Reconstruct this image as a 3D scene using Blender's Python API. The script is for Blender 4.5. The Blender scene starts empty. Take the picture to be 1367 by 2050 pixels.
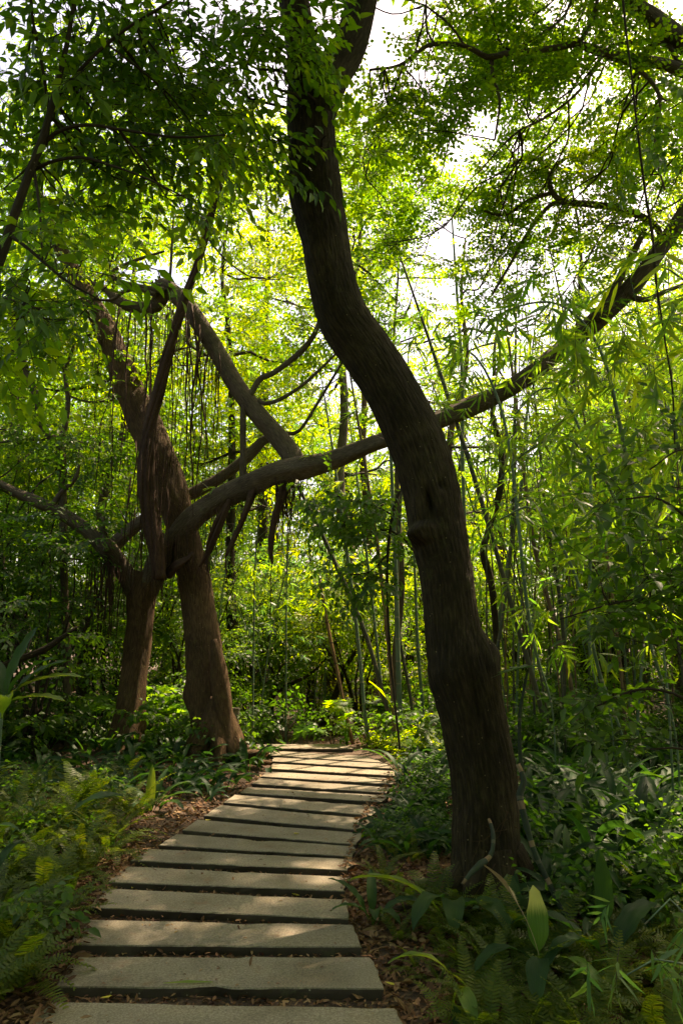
import bpy, math, random
import numpy as np
from mathutils import Vector, noise as mnoise
S = bpy.context.scene
C = S.collection
R = math.radians
# ------------------------------------------------------------------ camera, sky, sun, exposure
F_PX = 1488.0; CX, CY = 683.5, 1025.0; CAM_H = 1.6; PITCH = R(9.95)
cam = bpy.data.cameras.new("camera"); camo = bpy.data.objects.new("camera", cam); C.objects.link(camo)
cam.sensor_fit = 'VERTICAL'; cam.sensor_height = 36; cam.sensor_width = 24
cam.lens = 36 * F_PX / 2050; cam.clip_end = 1000; cam.clip_start = .05
camo.location = (0, 0, CAM_H); camo.rotation_euler = (R(90) + PITCH, 0, 0)
S.camera = camo
SUN_EL, SUN_AZ = R(60), R(44)
w = bpy.data.worlds.new("World"); S.world = w; w.use_nodes = True
nt = w.node_tree
sky = nt.nodes.new('ShaderNodeTexSky'); sky.sky_type = 'NISHITA'; sky.sun_disc = False
sky.sun_elevation = SUN_EL; sky.sun_rotation = SUN_AZ; sky.dust_density = 4.0; sky.air_density = 1.0
bg = nt.nodes['Background']; bg.inputs['Strength'].default_value = .15
nt.links.new(sky.outputs[0], bg.inputs[0])
sl = bpy.data.lights.new("sun", 'SUN'); so = bpy.data.objects.new("sun", sl); C.objects.link(so)
sl.energy = 5.0; sl.angle = R(.6); sl.color = (1.0, .90, .74)
sv = Vector((math.sin(SUN_AZ) * math.cos(SUN_EL), math.cos(SUN_AZ) * math.cos(SUN_EL), math.sin(SUN_EL)))
so.rotation_euler = sv.to_track_quat('Z', 'Y').to_euler(); so.location = (10, 10, 30)
S.view_settings.view_transform = 'Standard'; S.view_settings.look = 'None'
S.view_settings.exposure = 1.6; S.view_settings.gamma = 1
S.view_settings.use_white_balance = True; S.view_settings.white_balance_temperature = 8200; S.view_settings.white_balance_tint = 20
S.cycles.max_bounces = 8; S.cycles.diffuse_bounces = 4; S.cycles.glossy_bounces = 2
S.cycles.transmission_bounces = 6; S.cycles.use_denoising = True
S.cycles.sample_clamp_indirect = 4.0
S.cycles.caustics_reflective = False; S.cycles.caustics_refractive = False

# ------------------------------------------------------------------ helpers
cp, sp_ = math.cos(PITCH), math.sin(PITCH)
def ray(px, py):
    x = (px - CX) / F_PX; y = (CY - py) / F_PX
    return np.array([x, cp - y * sp_, sp_ + y * cp])
def P(px, py, Y):                       # the point at forward distance Y seen at that pixel of the photo
    d = ray(px, py); return np.array([0, 0, CAM_H]) + d * (Y / d[1])
def G(px, py, z=0.0):                   # the point at height z
    d = ray(px, py); return np.array([0, 0, CAM_H]) + d * ((z - CAM_H) / d[2])
def mpp(Y): return Y / F_PX             # metres per photo pixel, about
def proj(p):
    p = np.asarray(p, float) - np.array([0, 0, CAM_H])
    zc = p[..., 1] * cp + p[..., 2] * sp_; yc = -p[..., 1] * sp_ + p[..., 2] * cp
    zc = np.where(zc < .05, .05, zc)
    return CX + F_PX * p[..., 0] / zc, CY - F_PX * yc / zc
rng = np.random.default_rng(7)

class MB:
    def __init__(s): s.v = []; s.f = []; s.m = []; s.n = 0; s.uv = []; s.has_uv = False
    def add(s, V, F, mat=0, uv=None):
        V = np.asarray(V, float).reshape(-1, 3); F = np.asarray(F, np.int64)
        s.v.append(V); s.f.append(F + s.n); s.n += len(V)
        s.m.append(np.full(len(F), mat) if np.isscalar(mat) else np.asarray(mat))
        if uv is None: uv = np.zeros((len(V), 2))
        else: s.has_uv = True
        s.uv.append(uv)
    def build(s, name, mats, parent=None, loc=(0, 0, 0), smooth=True):
        me = bpy.data.meshes.new(name)
        V = np.concatenate(s.v) - np.asarray(loc, float)
        loops = np.concatenate([f.ravel() for f in s.f])
        tot = np.concatenate([np.full(len(f), f.shape[1]) for f in s.f])
        start = np.concatenate([[0], np.cumsum(tot)[:-1]])
        me.vertices.add(len(V)); me.vertices.foreach_set('co', V.astype(np.float32).ravel())
        me.loops.add(len(loops)); me.loops.foreach_set('vertex_index', loops.astype(np.int32))
        me.polygons.add(len(tot)); me.polygons.foreach_set('loop_start', start.astype(np.int32))
        me.polygons.foreach_set('material_index', np.concatenate(s.m).astype(np.int32))
        me.polygons.foreach_set('use_smooth', np.full(len(tot), smooth))
        if s.has_uv:
            ul = me.uv_layers.new(name='UVMap'); UV = np.concatenate(s.uv)[loops]
            ul.data.foreach_set('uv', UV.astype(np.float32).ravel())
        if not isinstance(mats, (list, tuple)): mats = [mats]
        for m in mats: me.materials.append(m)
        me.update(calc_edges=True); me.validate()
        o = bpy.data.objects.new(name, me); C.objects.link(o)
        if parent is not None: o.parent = parent
        else: o.location = tuple(float(x) for x in loc)
        return o
def tag(o, label=None, cat=None, group=None, kind=None):
    if label: o['label'] = label
    if cat: o['category'] = cat
    if group: o['group'] = group
    if kind: o['kind'] = kind
    return o
def thing(name, label, cat, loc=(0, 0, 0), group=None):
    o = bpy.data.objects.new(name, None); C.objects.link(o); o.location = tuple(float(x) for x in loc)
    o.empty_display_size = .2
    return tag(o, label, cat, group)
def copy_thing(o, loc, rz, sc, label=None, tilt=(0, 0)):
    r = o.copy(); C.objects.link(r); r.location = tuple(float(x) for x in loc)
    r.rotation_euler = (tilt[0], tilt[1], rz); r.scale = (sc, sc, sc)
    if label: r['label'] = label
    for ch in o.children:
        c = ch.copy(); C.objects.link(c); c.parent = r
        for g in ch.children:
            d = g.copy(); C.objects.link(d); d.parent = c
    return r

def catmull(pts, step):
    pts = np.asarray(pts, float); n = len(pts)
    if n == 2: pts = np.array([pts[0], (pts[0] + pts[1]) / 2, pts[1]]); n = 3
    ext = np.vstack([2 * pts[0] - pts[1], pts, 2 * pts[-1] - pts[-2]]); out = []
    for i in range(n - 1):
        p0, p1, p2, p3 = ext[i:i + 4]
        k = max(1, int(np.linalg.norm((p2 - p1)[:3]) / step))
        t = np.arange(k)[:, None] / k
        out.append(.5 * ((2 * p1) + (p2 - p0) * t + (2 * p0 - 5 * p1 + 4 * p2 - p3) * t ** 2 + (3 * p1 - p0 - 3 * p2 + p3) * t ** 3))
    out.append(pts[-1][None]); return np.vstack(out)
def tube(mb, pr, seg=8, step=.1, mat=0, disp=None, ref=(0, -1, 0)):
    """pr: rows of x, y, z, radius"""
    q = catmull(pr, step); p = q[:, :3]; r = np.maximum(q[:, 3], .0008); n = len(p)
    T = np.gradient(p, axis=0); T /= np.linalg.norm(T, axis=1)[:, None] + 1e-9
    L = np.concatenate([[0], np.cumsum(np.linalg.norm(np.diff(p, axis=0), axis=1))])
    b = np.array(ref, float); 
    if abs(b @ T[0]) > .9: b = np.array([1., 0, 0])
    th = np.arange(seg) * 2 * math.pi / seg; ct, st = np.cos(th)[:, None], np.sin(th)[:, None]
    V = []
    for i in range(n):
        b = b - T[i] * (b @ T[i]); b /= np.linalg.norm(b) + 1e-9; a = np.cross(T[i], b)
        rr = np.full(seg, r[i])
        if disp: rr = disp(i, L[i], L[-1], th, rr, p[i])
        V.append(p[i] + rr[:, None] * (ct * a + st * b))
    V = np.vstack(V)
    i = np.arange(n - 1)[:, None] * seg; j = np.arange(seg)[None]; j2 = (j + 1) % seg
    Fq = np.stack([i + j, i + j2, i + seg + j2, i + seg + j], -1).reshape(-1, 4)
    uv = np.stack([np.tile(np.abs(np.linspace(-1, 1, seg + 1)[:-1]), n) * np.repeat(r, seg) * 3.1, np.repeat(L, seg)], -1)
    mb.add(V, Fq, mat, uv)
    # end caps
    for k, c in ((0, p[0]), (n - 1, p[-1])):
        base = mb.n; mb.add(c[None], np.zeros((0, 3), int), mat, np.array([[0, L[k]]]))
        o0 = base - len(V) + k * seg if k == 0 else base - 1 - len(V) + k * seg
        jj = np.arange(seg); tri = np.stack([np.full(seg, base), o0 + (jj + 1) % seg, o0 + jj], -1)
        if k: tri = tri[:, ::-1]
        mb.f.append(tri); mb.m.append(np.full(seg, mat))
    return q
def barkdisp(amp=.04, ridge=.015, seed=0., flare=0, lobes=5, knots=(), crack=0.):
    def f(i, L, LT, th, rr, p):
        out = rr.copy()
        for k, t in enumerate(th):
            c, s_ = math.cos(t), math.sin(t)
            v = mnoise.noise(Vector((c * 1.3 + seed, s_ * 1.3, L * 1.6))) * amp * 1.6
            v += mnoise.noise(Vector((c * 5 + seed, s_ * 5, L * 1.2))) * ridge * 1.3
            v += mnoise.noise(Vector((c * 11 + seed, s_ * 11, L * 7))) * ridge * .8
            if crack:
                n1 = abs(mnoise.noise(Vector((c * 6 + seed, s_ * 6, L * 1.1 + 3)))); n2 = abs(mnoise.noise(Vector((c * 15 + seed, s_ * 15, L * 2.6))))
                v -= crack * max(0, .10 - n1) * 10 * .6 + crack * max(0, .14 - n2) * 7 * .5
                v += crack * .5 * mnoise.noise(Vector((c * 2 + seed, s_ * 2, L * 22))) + crack * .7 * mnoise.noise(Vector((c * 26, s_ * 26, L * 6)))
            if flare:
                e = math.exp(-L / flare)
                v += e * (.45 + .35 * math.sin(lobes * t + seed) + .2 * math.sin((lobes + 2) * t + 2 * seed))
            for (kl, kt, kh, kw, ka) in knots:
                d = (t - kt + math.pi) % (2 * math.pi) - math.pi
                v += kh * math.exp(-((L - kl) / kw) ** 2 - (d / ka) ** 2)
            out[k] = rr[k] * (1 + v)
        return out
    return f
def pxpath(rows, Y0, Y1=None):
    """rows of px, py, width in px (across the limb) -> x, y, z, radius, depth easing from Y0 to Y1"""
    Y1 = Y0 if Y1 is None else Y1; n = len(rows); out = []
    for i, (x, y, wd) in enumerate(rows):
        Y = Y0 + (Y1 - Y0) * i / max(1, n - 1)
        p = P(x, y, Y); depth = p[1] * cp + (p[2] - CAM_H) * sp_
        out.append([*p, wd / 2 * depth / F_PX])
    return np.array(out)

# ------------------------------------------------------------------ materials
def newmat(name):
    m = bpy.data.materials.new(name); m.use_nodes = True; n = m.node_tree; n.nodes.clear()
    out = n.nodes.new('ShaderNodeOutputMaterial'); return m, n, out
def N(n, t, **kw):
    x = n.nodes.new(t)
    for k, v in kw.items():
        if k in x.inputs: x.inputs[k].default_value = v
        else: setattr(x, k, v)
    return x
def ramp(n, stops):
    r = n.nodes.new('ShaderNodeValToRGB'); e = r.color_ramp.elements
    while len(e) < len(stops): e.new(.5)
    for k, (p, c) in enumerate(stops): e[k].position = p; e[k].color = (*c, 1)
    return r
def leafmat(name, cols, tcols, trans=.5, rough=.45, spec=.35, scale=.6, veins=0, tip=None):
    m, n, out = newmat(name); L = n.links
    geo = N(n, 'ShaderNodeNewGeometry'); tc = N(n, 'ShaderNodeTexCoord')
    nz = N(n, 'ShaderNodeTexNoise', Scale=scale, Detail=2.0); L.new(geo.outputs['Position'], nz.inputs['Vector'])
    add = N(n, 'ShaderNodeMath', operation='MULTIPLY_ADD'); L.new(geo.outputs['Random Per Island'], add.inputs[0])
    add.inputs[1].default_value = .6
    sub = N(n, 'ShaderNodeMath', operation='MULTIPLY_ADD'); L.new(nz.outputs[0], sub.inputs[0]); sub.inputs[1].default_value = 1.2; sub.inputs[2].default_value = -.4
    L.new(sub.outputs[0], add.inputs[2])
    k = len(cols)
    r1 = ramp(n, [(.1 + .8 * i / (k - 1), c) for i, c in enumerate(cols)]); r2 = ramp(n, [(.1 + .8 * i / (k - 1), c) for i, c in enumerate(tcols)])
    L.new(add.outputs[0], r1.inputs[0]); L.new(add.outputs[0], r2.inputs[0])
    pb = N(n, 'ShaderNodeBsdfPrincipled', Roughness=rough); pb.inputs['Specular IOR Level'].default_value = spec
    tr = N(n, 'ShaderNodeBsdfTranslucent'); c1, c2 = r1.outputs[0], r2.outputs[0]
    if veins:
        uv = N(n, 'ShaderNodeUVMap'); mp = N(n, 'ShaderNodeMapping'); mp.inputs['Scale'].default_value = (9, .5, 1); L.new(uv.outputs[0], mp.inputs[0])
        vn = N(n, 'ShaderNodeTexNoise', Scale=2.2, Detail=3.0, Roughness=.7); L.new(mp.outputs[0], vn.inputs['Vector'])
        vr = ramp(n, [(.3, (.62, .66, .60)), (.55, (1, 1, 1)), (.75, (1.25, 1.2, 1.15))]); L.new(vn.outputs[0], vr.inputs[0]); res = []
        for c in (c1, c2):
            q = N(n, 'ShaderNodeMix', data_type='RGBA', blend_type='MULTIPLY'); q.inputs[0].default_value = 1; L.new(c, q.inputs[6]); L.new(vr.outputs[0], q.inputs[7]); res.append(q.outputs[2])
        c1, c2 = res
        vb = N(n, 'ShaderNodeBump', Strength=.5, Distance=.003); L.new(vn.outputs[0], vb.inputs['Height']); L.new(vb.outputs[0], pb.inputs['Normal'])
        if tip:
            sx = N(n, 'ShaderNodeSeparateXYZ'); L.new(uv.outputs[0], sx.inputs[0]); ma = N(n, 'ShaderNodeMath', operation='MULTIPLY_ADD'); L.new(vn.outputs[0], ma.inputs[0]); ma.inputs[1].default_value = .5; L.new(sx.outputs[1], ma.inputs[2])
            tr_r = ramp(n, [(.78, (0, 0, 0)), (.98, (1, 1, 1))]); L.new(ma.outputs[0], tr_r.inputs[0]); res = []
            for c in (c1, c2):
                q = N(n, 'ShaderNodeMix', data_type='RGBA'); L.new(tr_r.outputs[0], q.inputs[0]); L.new(c, q.inputs[6]); q.inputs[7].default_value = (*tip, 1); res.append(q.outputs[2])
            c1, c2 = res
    mx = N(n, 'ShaderNodeMixShader'); mx.inputs[0].default_value = trans
    L.new(c1, pb.inputs['Base Color']); L.new(c2, tr.inputs[0])
    L.new(pb.outputs[0], mx.inputs[1]); L.new(tr.outputs[0], mx.inputs[2]); L.new(mx.outputs[0], out.inputs[0])
    return m
def barkmat(name, c0, c1, c2, sc=14, bump=.6, streak=(.3, .19, .08)):
    m, n, out = newmat(name); L = n.links
    uv = N(n, 'ShaderNodeUVMap'); mp = N(n, 'ShaderNodeMapping'); mp.inputs['Scale'].default_value = (6, .8, 1)
    geo = N(n, 'ShaderNodeNewGeometry')
    L.new(uv.outputs[0], mp.inputs[0])
    a = N(n, 'ShaderNodeTexNoise', Scale=sc, Detail=8.0, Roughness=.65); L.new(mp.outputs[0], a.inputs['Vector'])
    b = N(n, 'ShaderNodeTexNoise', Scale=3.0, Detail=5.0); L.new(geo.outputs['Position'], b.inputs['Vector'])
    c = N(n, 'ShaderNodeTexNoise', Scale=sc * 3, Detail=6.0, Roughness=.7); L.new(mp.outputs[0], c.inputs['Vector'])
    mul = N(n, 'ShaderNodeMath', operation='MULTIPLY_ADD'); L.new(a.outputs[0], mul.inputs[0]); mul.inputs[1].default_value = .75
    m2 = N(n, 'ShaderNodeMath', operation='MULTIPLY'); L.new(b.outputs[0], m2.inputs[0]); m2.inputs[1].default_value = .35
    L.new(m2.outputs[0], mul.inputs[2])
    r = ramp(n, [(.32, c0), (.52, c1), (.72, c2), (.80, streak)]); L.new(mul.outputs[0], r.inputs[0])
    pb = N(n, 'ShaderNodeBsdfPrincipled', Roughness=.85); pb.inputs['Specular IOR Level'].default_value = .2
    lich = N(n, 'ShaderNodeTexNoise', Scale=5.0, Detail=9.0, Roughness=.8); L.new(geo.outputs['Position'], lich.inputs['Vector'])
    lr = ramp(n, [(.55, (0, 0, 0)), (.68, (1, 1, 1))]); L.new(lich.outputs[0], lr.inputs[0]); lm_ = N(n, 'ShaderNodeMath', operation='MULTIPLY'); L.new(lr.outputs[0], lm_.inputs[0]); lm_.inputs[1].default_value = .55
    o1 = N(n, 'ShaderNodeMix', data_type='RGBA'); L.new(lm_.outputs[0], o1.inputs[0]); L.new(r.outputs[0], o1.inputs[6]); o1.inputs[7].default_value = (c2[0] * .95, c2[1] * 1.25, c2[2] * .8, 1)
    vo = N(n, 'ShaderNodeTexVoronoi', Scale=16.0, Randomness=1.0); L.new(geo.outputs['Position'], vo.inputs['Vector']); vl = N(n, 'ShaderNodeMath', operation='LESS_THAN'); L.new(vo.outputs['Distance'], vl.inputs[0]); vl.inputs[1].default_value = .07
    o2 = N(n, 'ShaderNodeMix', data_type='RGBA'); L.new(vl.outputs[0], o2.inputs[0]); L.new(o1.outputs[2], o2.inputs[6]); o2.inputs[7].default_value = (c2[0] * 2.4, c2[1] * 2.6, c2[2] * 2.6, 1)
    L.new(o2.outputs[2], pb.inputs['Base Color'])
    ad = N(n, 'ShaderNodeMath', operation='MULTIPLY_ADD'); L.new(c.outputs[0], ad.inputs[0]); ad.inputs[1].default_value = .4; L.new(a.outputs[0], ad.inputs[2])
    bp = N(n, 'ShaderNodeBump', Strength=bump, Distance=.035); L.new(ad.outputs[0], bp.inputs['Height']); L.new(bp.outputs[0], pb.inputs['Normal'])
    L.new(pb.outputs[0], out.inputs[0]); return m
M = {}
# leaf greens; dark and light ones also carry painted shade and sun
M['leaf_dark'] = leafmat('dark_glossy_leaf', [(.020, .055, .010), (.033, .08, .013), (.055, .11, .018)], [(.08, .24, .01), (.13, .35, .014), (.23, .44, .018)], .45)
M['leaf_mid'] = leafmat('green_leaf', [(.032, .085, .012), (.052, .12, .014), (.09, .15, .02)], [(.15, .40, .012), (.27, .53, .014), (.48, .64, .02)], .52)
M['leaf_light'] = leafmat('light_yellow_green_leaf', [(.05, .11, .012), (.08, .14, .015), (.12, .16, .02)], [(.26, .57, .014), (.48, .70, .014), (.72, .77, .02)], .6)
M['leaf_bamboo'] = leafmat('bamboo_leaf', [(.035, .09, .02), (.06, .12, .02), (.10, .15, .025)], [(.17, .46, .03), (.32, .60, .03), (.54, .68, .03)], .55, .4, .4)
M['leaf_bamboo_blue'] = leafmat('blue_green_bamboo_leaf', [(.03, .09, .03), (.05, .12, .04), (.08, .14, .03)], [(.10, .34, .06), (.20, .46, .06), (.40, .56, .04)], .5, .4, .4)
M['blade'] = leafmat('broad_blade_leaf', [(.010, .032, .012), (.017, .050, .017), (.035, .080, .016)], [(.04, .16, .02), (.07, .22, .02), (.14, .32, .015)], .3, .5, .16, 3, 1)
M['blade_light'] = leafmat('fresh_blade_leaf', [(.05, .12, .02), (.09, .17, .02), (.20, .24, .04)], [(.2, .45, .03), (.36, .55, .03), (.6, .65, .05)], .4, .4, .35, 3, 1)
M['blade_tip'] = leafmat('yellow_tipped_leaf', [(.03, .09, .02), (.05, .12, .02), (.08, .15, .02)], [(.1, .3, .03), (.16, .4, .03), (.25, .45, .03)], .35, .4, .35, 3, 1, (.62, .60, .16))
M['dry_blade'] = leafmat('dry_blade', [(.3, .22, .12), (.4, .30, .17), (.45, .36, .22)], [(.3, .2, .1), (.4, .3, .15), (.4, .3, .2)], .2, .7, .2, 3, 1)
M['fern'] = leafmat('fern_frond', [(.028, .055, .008), (.05, .085, .010), (.09, .11, .014)], [(.12, .24, .01), (.22, .34, .012), (.38, .42, .015)], .45, .5, .25, 2)
M['lobed'] = leafmat('lobed_leaf', [(.03, .10, .015), (.05, .13, .02), (.08, .17, .02)], [(.15, .42, .02), (.24, .52, .02), (.4, .62, .02)], .5, .3, .5, 2)
M['litter'] = leafmat('dry_leaf', [(.05, .025, .014), (.12, .06, .03), (.22, .12, .06), (.30, .20, .10)], [(.06, .02, .01), (.12, .05, .02), (.2, .1, .03), (.3, .18, .06)], .15, .7, .2, 5)
M['yellow_leaf'] = leafmat('yellow_fallen_leaf', [(.45, .36, .04), (.5, .42, .05), (.4, .38, .08)], [(.5, .4, .03), (.5, .45, .03), (.5, .4, .05)], .2, .5, .3)
M['bark_dark'] = barkmat('dark_brown_bark', (.008, .006, .003), (.028, .020, .010), (.080, .060, .030), 10, 1.0, (.22, .12, .04))
M['bark_brown'] = barkmat('brown_bark', (.020, .011, .005), (.070, .040, .018), (.15, .092, .044), 10, .8, (.2, .13, .07))
M['bark_grey'] = barkmat('grey_bark', (.03, .022, .014), (.08, .06, .04), (.16, .125, .085), 12, .5, (.22, .18, .13))
M['bark_pale'] = barkmat('pale_bark', (.12, .1, .08), (.24, .21, .17), (.36, .33, .28), 12, .5, (.4, .36, .3))
M['twig'] = barkmat('dark_twig', (.012, .009, .006), (.03, .022, .014), (.06, .045, .03), 12, .2, (.06, .05, .03))
M['root'] = barkmat('aerial_root_bark', (.015, .008, .005), (.045, .024, .014), (.09, .05, .03), 20, .3, (.1, .06, .03))
def culmmat(name, c0, c1, ring, rough=.45):
    m, n, out = newmat(name); L = n.links
    uv = N(n, 'ShaderNodeUVMap'); sep = N(n, 'ShaderNodeSeparateXYZ'); L.new(uv.outputs[0], sep.inputs[0])
    geo = N(n, 'ShaderNodeNewGeometry'); nz = N(n, 'ShaderNodeTexNoise', Scale=2.5, Detail=4.0); L.new(geo.outputs['Position'], nz.inputs['Vector'])
    fr = N(n, 'ShaderNodeMath', operation='MODULO'); L.new(sep.outputs[1], fr.inputs[0]); fr.inputs[1].default_value = .34
    lt = N(n, 'ShaderNodeMath', operation='LESS_THAN'); L.new(fr.outputs[0], lt.inputs[0]); lt.inputs[1].default_value = .02
    r = ramp(n, [(.35, c0), (.65, c1)]); L.new(nz.outputs[0], r.inputs[0])
    mx = N(n, 'ShaderNodeMix', data_type='RGBA'); L.new(lt.outputs[0], mx.inputs[0]); L.new(r.outputs[0], mx.inputs[6]); mx.inputs[7].default_value = (*ring, 1)
    pb = N(n, 'ShaderNodeBsdfPrincipled', Roughness=rough); L.new(mx.outputs[2], pb.inputs['Base Color']); L.new(pb.outputs[0], out.inputs[0]); return m
M['culm_green'] = culmmat('green_culm', (.05, .10, .05), (.10, .17, .10), (.25, .24, .15))
M['culm_blue'] = culmmat('waxy_blue_green_culm', (.06, .11, .07), (.10, .16, .10), (.2, .2, .14))
M['culm_brown'] = culmmat('dry_brown_culm', (.08, .045, .02), (.20, .12, .05), (.05, .03, .02))
M['culm_dark'] = culmmat('dark_culm', (.02, .025, .015), (.05, .05, .025), (.10, .08, .05))
def stonemat():
    m, n, out = newmat('grey_granite'); L = n.links
    geo = N(n, 'ShaderNodeNewGeometry')
    a = N(n, 'ShaderNodeTexNoise', Scale=95.0, Detail=4.0, Roughness=.85); b = N(n, 'ShaderNodeTexNoise', Scale=2.2, Detail=7.0, Roughness=.6)
    c = N(n, 'ShaderNodeTexNoise', Scale=7.0, Detail=8.0, Roughness=.75); v = N(n, 'ShaderNodeTexNoise', Scale=420.0, Detail=1.0)
    for x in (a, b, c, v): L.new(geo.outputs['Position'], x.inputs['Vector'])
    r1 = ramp(n, [(.34, (.105, .092, .070)), (.5, (.20, .178, .138)), (.66, (.32, .29, .23))]); L.new(a.outputs[0], r1.inputs[0])
    oi = N(n, 'ShaderNodeObjectInfo'); orr = ramp(n, [(0., (.84, .83, .80)), (.5, (1, .99, .96)), (1., (1.12, 1.08, 1.0))]); L.new(oi.outputs['Random'], orr.inputs[0])
    r2 = ramp(n, [(.3, (.62, .58, .50)), (.5, (.95, .94, .90)), (.72, (1.18, 1.10, .98))]); L.new(b.outputs[0], r2.inputs[0])
    mx = N(n, 'ShaderNodeMix', data_type='RGBA', blend_type='MULTIPLY'); mx.inputs[0].default_value = 1
    L.new(r1.outputs[0], mx.inputs[6]); L.new(r2.outputs[0], mx.inputs[7])
    r3 = ramp(n, [(.57, (0, 0, 0)), (.68, (1, 1, 1))]); L.new(c.outputs[0], r3.inputs[0])
    mu = N(n, 'ShaderNodeMath', operation='MULTIPLY'); L.new(r3.outputs[0], mu.inputs[0]); mu.inputs[1].default_value = .6
    m2 = N(n, 'ShaderNodeMix', data_type='RGBA'); L.new(mu.outputs[0], m2.inputs[0]); L.new(mx.outputs[2], m2.inputs[6]); m2.inputs[7].default_value = (.17, .095, .055, 1)
    # the broken sides of each slab use a stone darkened for gap shade
    sep = N(n, 'ShaderNodeSeparateXYZ'); L.new(geo.outputs['Normal'], sep.inputs[0])
    pb = N(n, 'ShaderNodeBsdfPrincipled', Roughness=.78); pb.inputs['Specular IOR Level'].default_value = .3
    d = N(n, 'ShaderNodeTexNoise', Scale=1.1, Detail=10.0, Roughness=.72); L.new(geo.outputs['Position'], d.inputs['Vector']); dr = ramp(n, [(.56, (1, 1, 1)), (.66, (.55, .56, .48))]); L.new(d.outputs[0], dr.inputs[0])
    m3 = N(n, 'ShaderNodeMix', data_type='RGBA', blend_type='MULTIPLY'); m3.inputs[0].default_value = .8; L.new(m2.outputs[2], m3.inputs[6]); L.new(dr.outputs[0], m3.inputs[7])
    m4 = N(n, 'ShaderNodeMix', data_type='RGBA', blend_type='MULTIPLY'); m4.inputs[0].default_value = 1; L.new(m3.outputs[2], m4.inputs[6]); L.new(orr.outputs[0], m4.inputs[7])
    L.new(m4.outputs[2], pb.inputs['Base Color'])
    bp = N(n, 'ShaderNodeBump', Strength=.35, Distance=.004); L.new(a.outputs[0], bp.inputs['Height']); L.new(bp.outputs[0], pb.inputs['Normal'])
    L.new(pb.outputs[0], out.inputs[0]); return m
M['stone'] = stonemat()
M['stone_side'] = barkmat('shade_dark_broken_stone', (.015, .011, .008), (.05, .038, .028), (.12, .10, .075), 9, .7, (.15, .12, .09))  # dark brown painted in for the shade between the slabs
def soilmat():
    m, n, out = newmat('leaf_strewn_soil'); L = n.links; geo = N(n, 'ShaderNodeNewGeometry')
    a = N(n, 'ShaderNodeTexNoise', Scale=55.0, Detail=8.0, Roughness=.75); b = N(n, 'ShaderNodeTexVoronoi', Scale=28.0)
    for x in (a, b): L.new(geo.outputs['Position'], x.inputs['Vector'])
    r = ramp(n, [(.35, (.02, .012, .007)), (.5, (.06, .035, .018)), (.68, (.14, .085, .045))]); L.new(a.outputs[0], r.inputs[0])
    pb = N(n, 'ShaderNodeBsdfPrincipled', Roughness=.95); L.new(r.outputs[0], pb.inputs['Base Color'])
    bp = N(n, 'ShaderNodeBump', Strength=.8, Distance=.02); L.new(a.outputs[0], bp.inputs['Height']); L.new(bp.outputs[0], pb.inputs['Normal'])
    L.new(pb.outputs[0], out.inputs[0]); return m
M['soil'] = soilmat()

# ------------------------------------------------------------------ leaf shapes and sprays (templates)
def leafgeo(kind, L, W):
    if kind == 'quad':
        V = [(0, 0, 0), (.42 * L, W / 2, .12 * W), (L, 0, -.08 * L), (.42 * L, -W / 2, .12 * W)]; F_ = [(0, 3, 2), (0, 2, 1)]
    elif kind == 'fine':
        h = .16 * W
        V = [(0, 0, 0), (.3 * L, 0, 0), (.66 * L, 0, -.02 * L), (L, 0, -.10 * L), (.28 * L, W * .48, h), (.62 * L, W * .40, h - .02 * L), (.28 * L, -W * .48, h), (.62 * L, -W * .40, h - .02 * L)]
        F_ = [(0, 1, 4), (1, 5, 4), (1, 2, 5), (2, 3, 5), (0, 6, 1), (1, 6, 7), (1, 7, 2), (2, 7, 3)]
    else:  # narrow bamboo leaf
        V = [(0, 0, 0), (.25 * L, W / 2, 0), (.25 * L, -W / 2, 0), (.62 * L, W * .4, -.05 * L), (.62 * L, -W * .4, -.05 * L), (L, 0, -.16 * L)]
        F_ = [(0, 2, 1), (1, 2, 4), (1, 4, 3), (3, 4, 5)]
    return np.array(V, float), np.array(F_)
def basis(D, roll=0., up=(0, 0, 1)):
    D = np.atleast_2d(D).astype(float); X = D / (np.linalg.norm(D, axis=1)[:, None] + 1e-9)
    U = np.tile(np.array(up, float), (len(X), 1)); bad = np.abs((X * U).sum(1)) > .97; U[bad] = (1, 0, 0)
    Y = np.cross(U, X); Y /= np.linalg.norm(Y, axis=1)[:, None]; Z = np.cross(X, Y)
    roll = np.broadcast_to(roll, (len(X),))[:, None]; c, s = np.cos(roll), np.sin(roll)
    return np.stack([X, c * Y + s * Z, -s * Y + c * Z], -1)
def stamp(mb, tmpl, pos, D, scale=1., roll=0.):
    V, F_, m = tmpl; pos = np.atleast_2d(pos); n = len(pos)
    if n == 0: return
    B = basis(D, roll); sc = np.broadcast_to(scale, (n,))
    W = np.einsum('nij,vj->nvi', B, V) * sc[:, None, None] + pos[:, None]
    Ff = F_[None] + (np.arange(n) * len(V))[:, None, None]
    mb.add(W.reshape(-1, 3), Ff.reshape(-1, 3), np.tile(m, n))
def prism(p0, p1, r0, r1):
    d = p1 - p0; B = basis(d)[0]; V = []
    for p, r in ((p0, r0), (p1, r1)):
        for k in range(3):
            t = k * 2.094; V.append(p + r * (math.cos(t) * B[:, 1] + math.sin(t) * B[:, 2]))
    F_ = []
    for k in range(3):
        j = (k + 1) % 3; F_ += [(k, j, 3 + j), (k, 3 + j, 3 + k)]
    return np.array(V), np.array(F_)
class T:      # template collector
    def __init__(s): s.V = []; s.F = []; s.m = []; s.n = 0
    def add(s, V, F_, m): s.V.append(V); s.F.append(np.asarray(F_) + s.n); s.m.append(np.full(len(F_), m)); s.n += len(V)
    def done(s): return np.vstack(s.V), np.vstack(s.F), np.concatenate(s.m)
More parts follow.
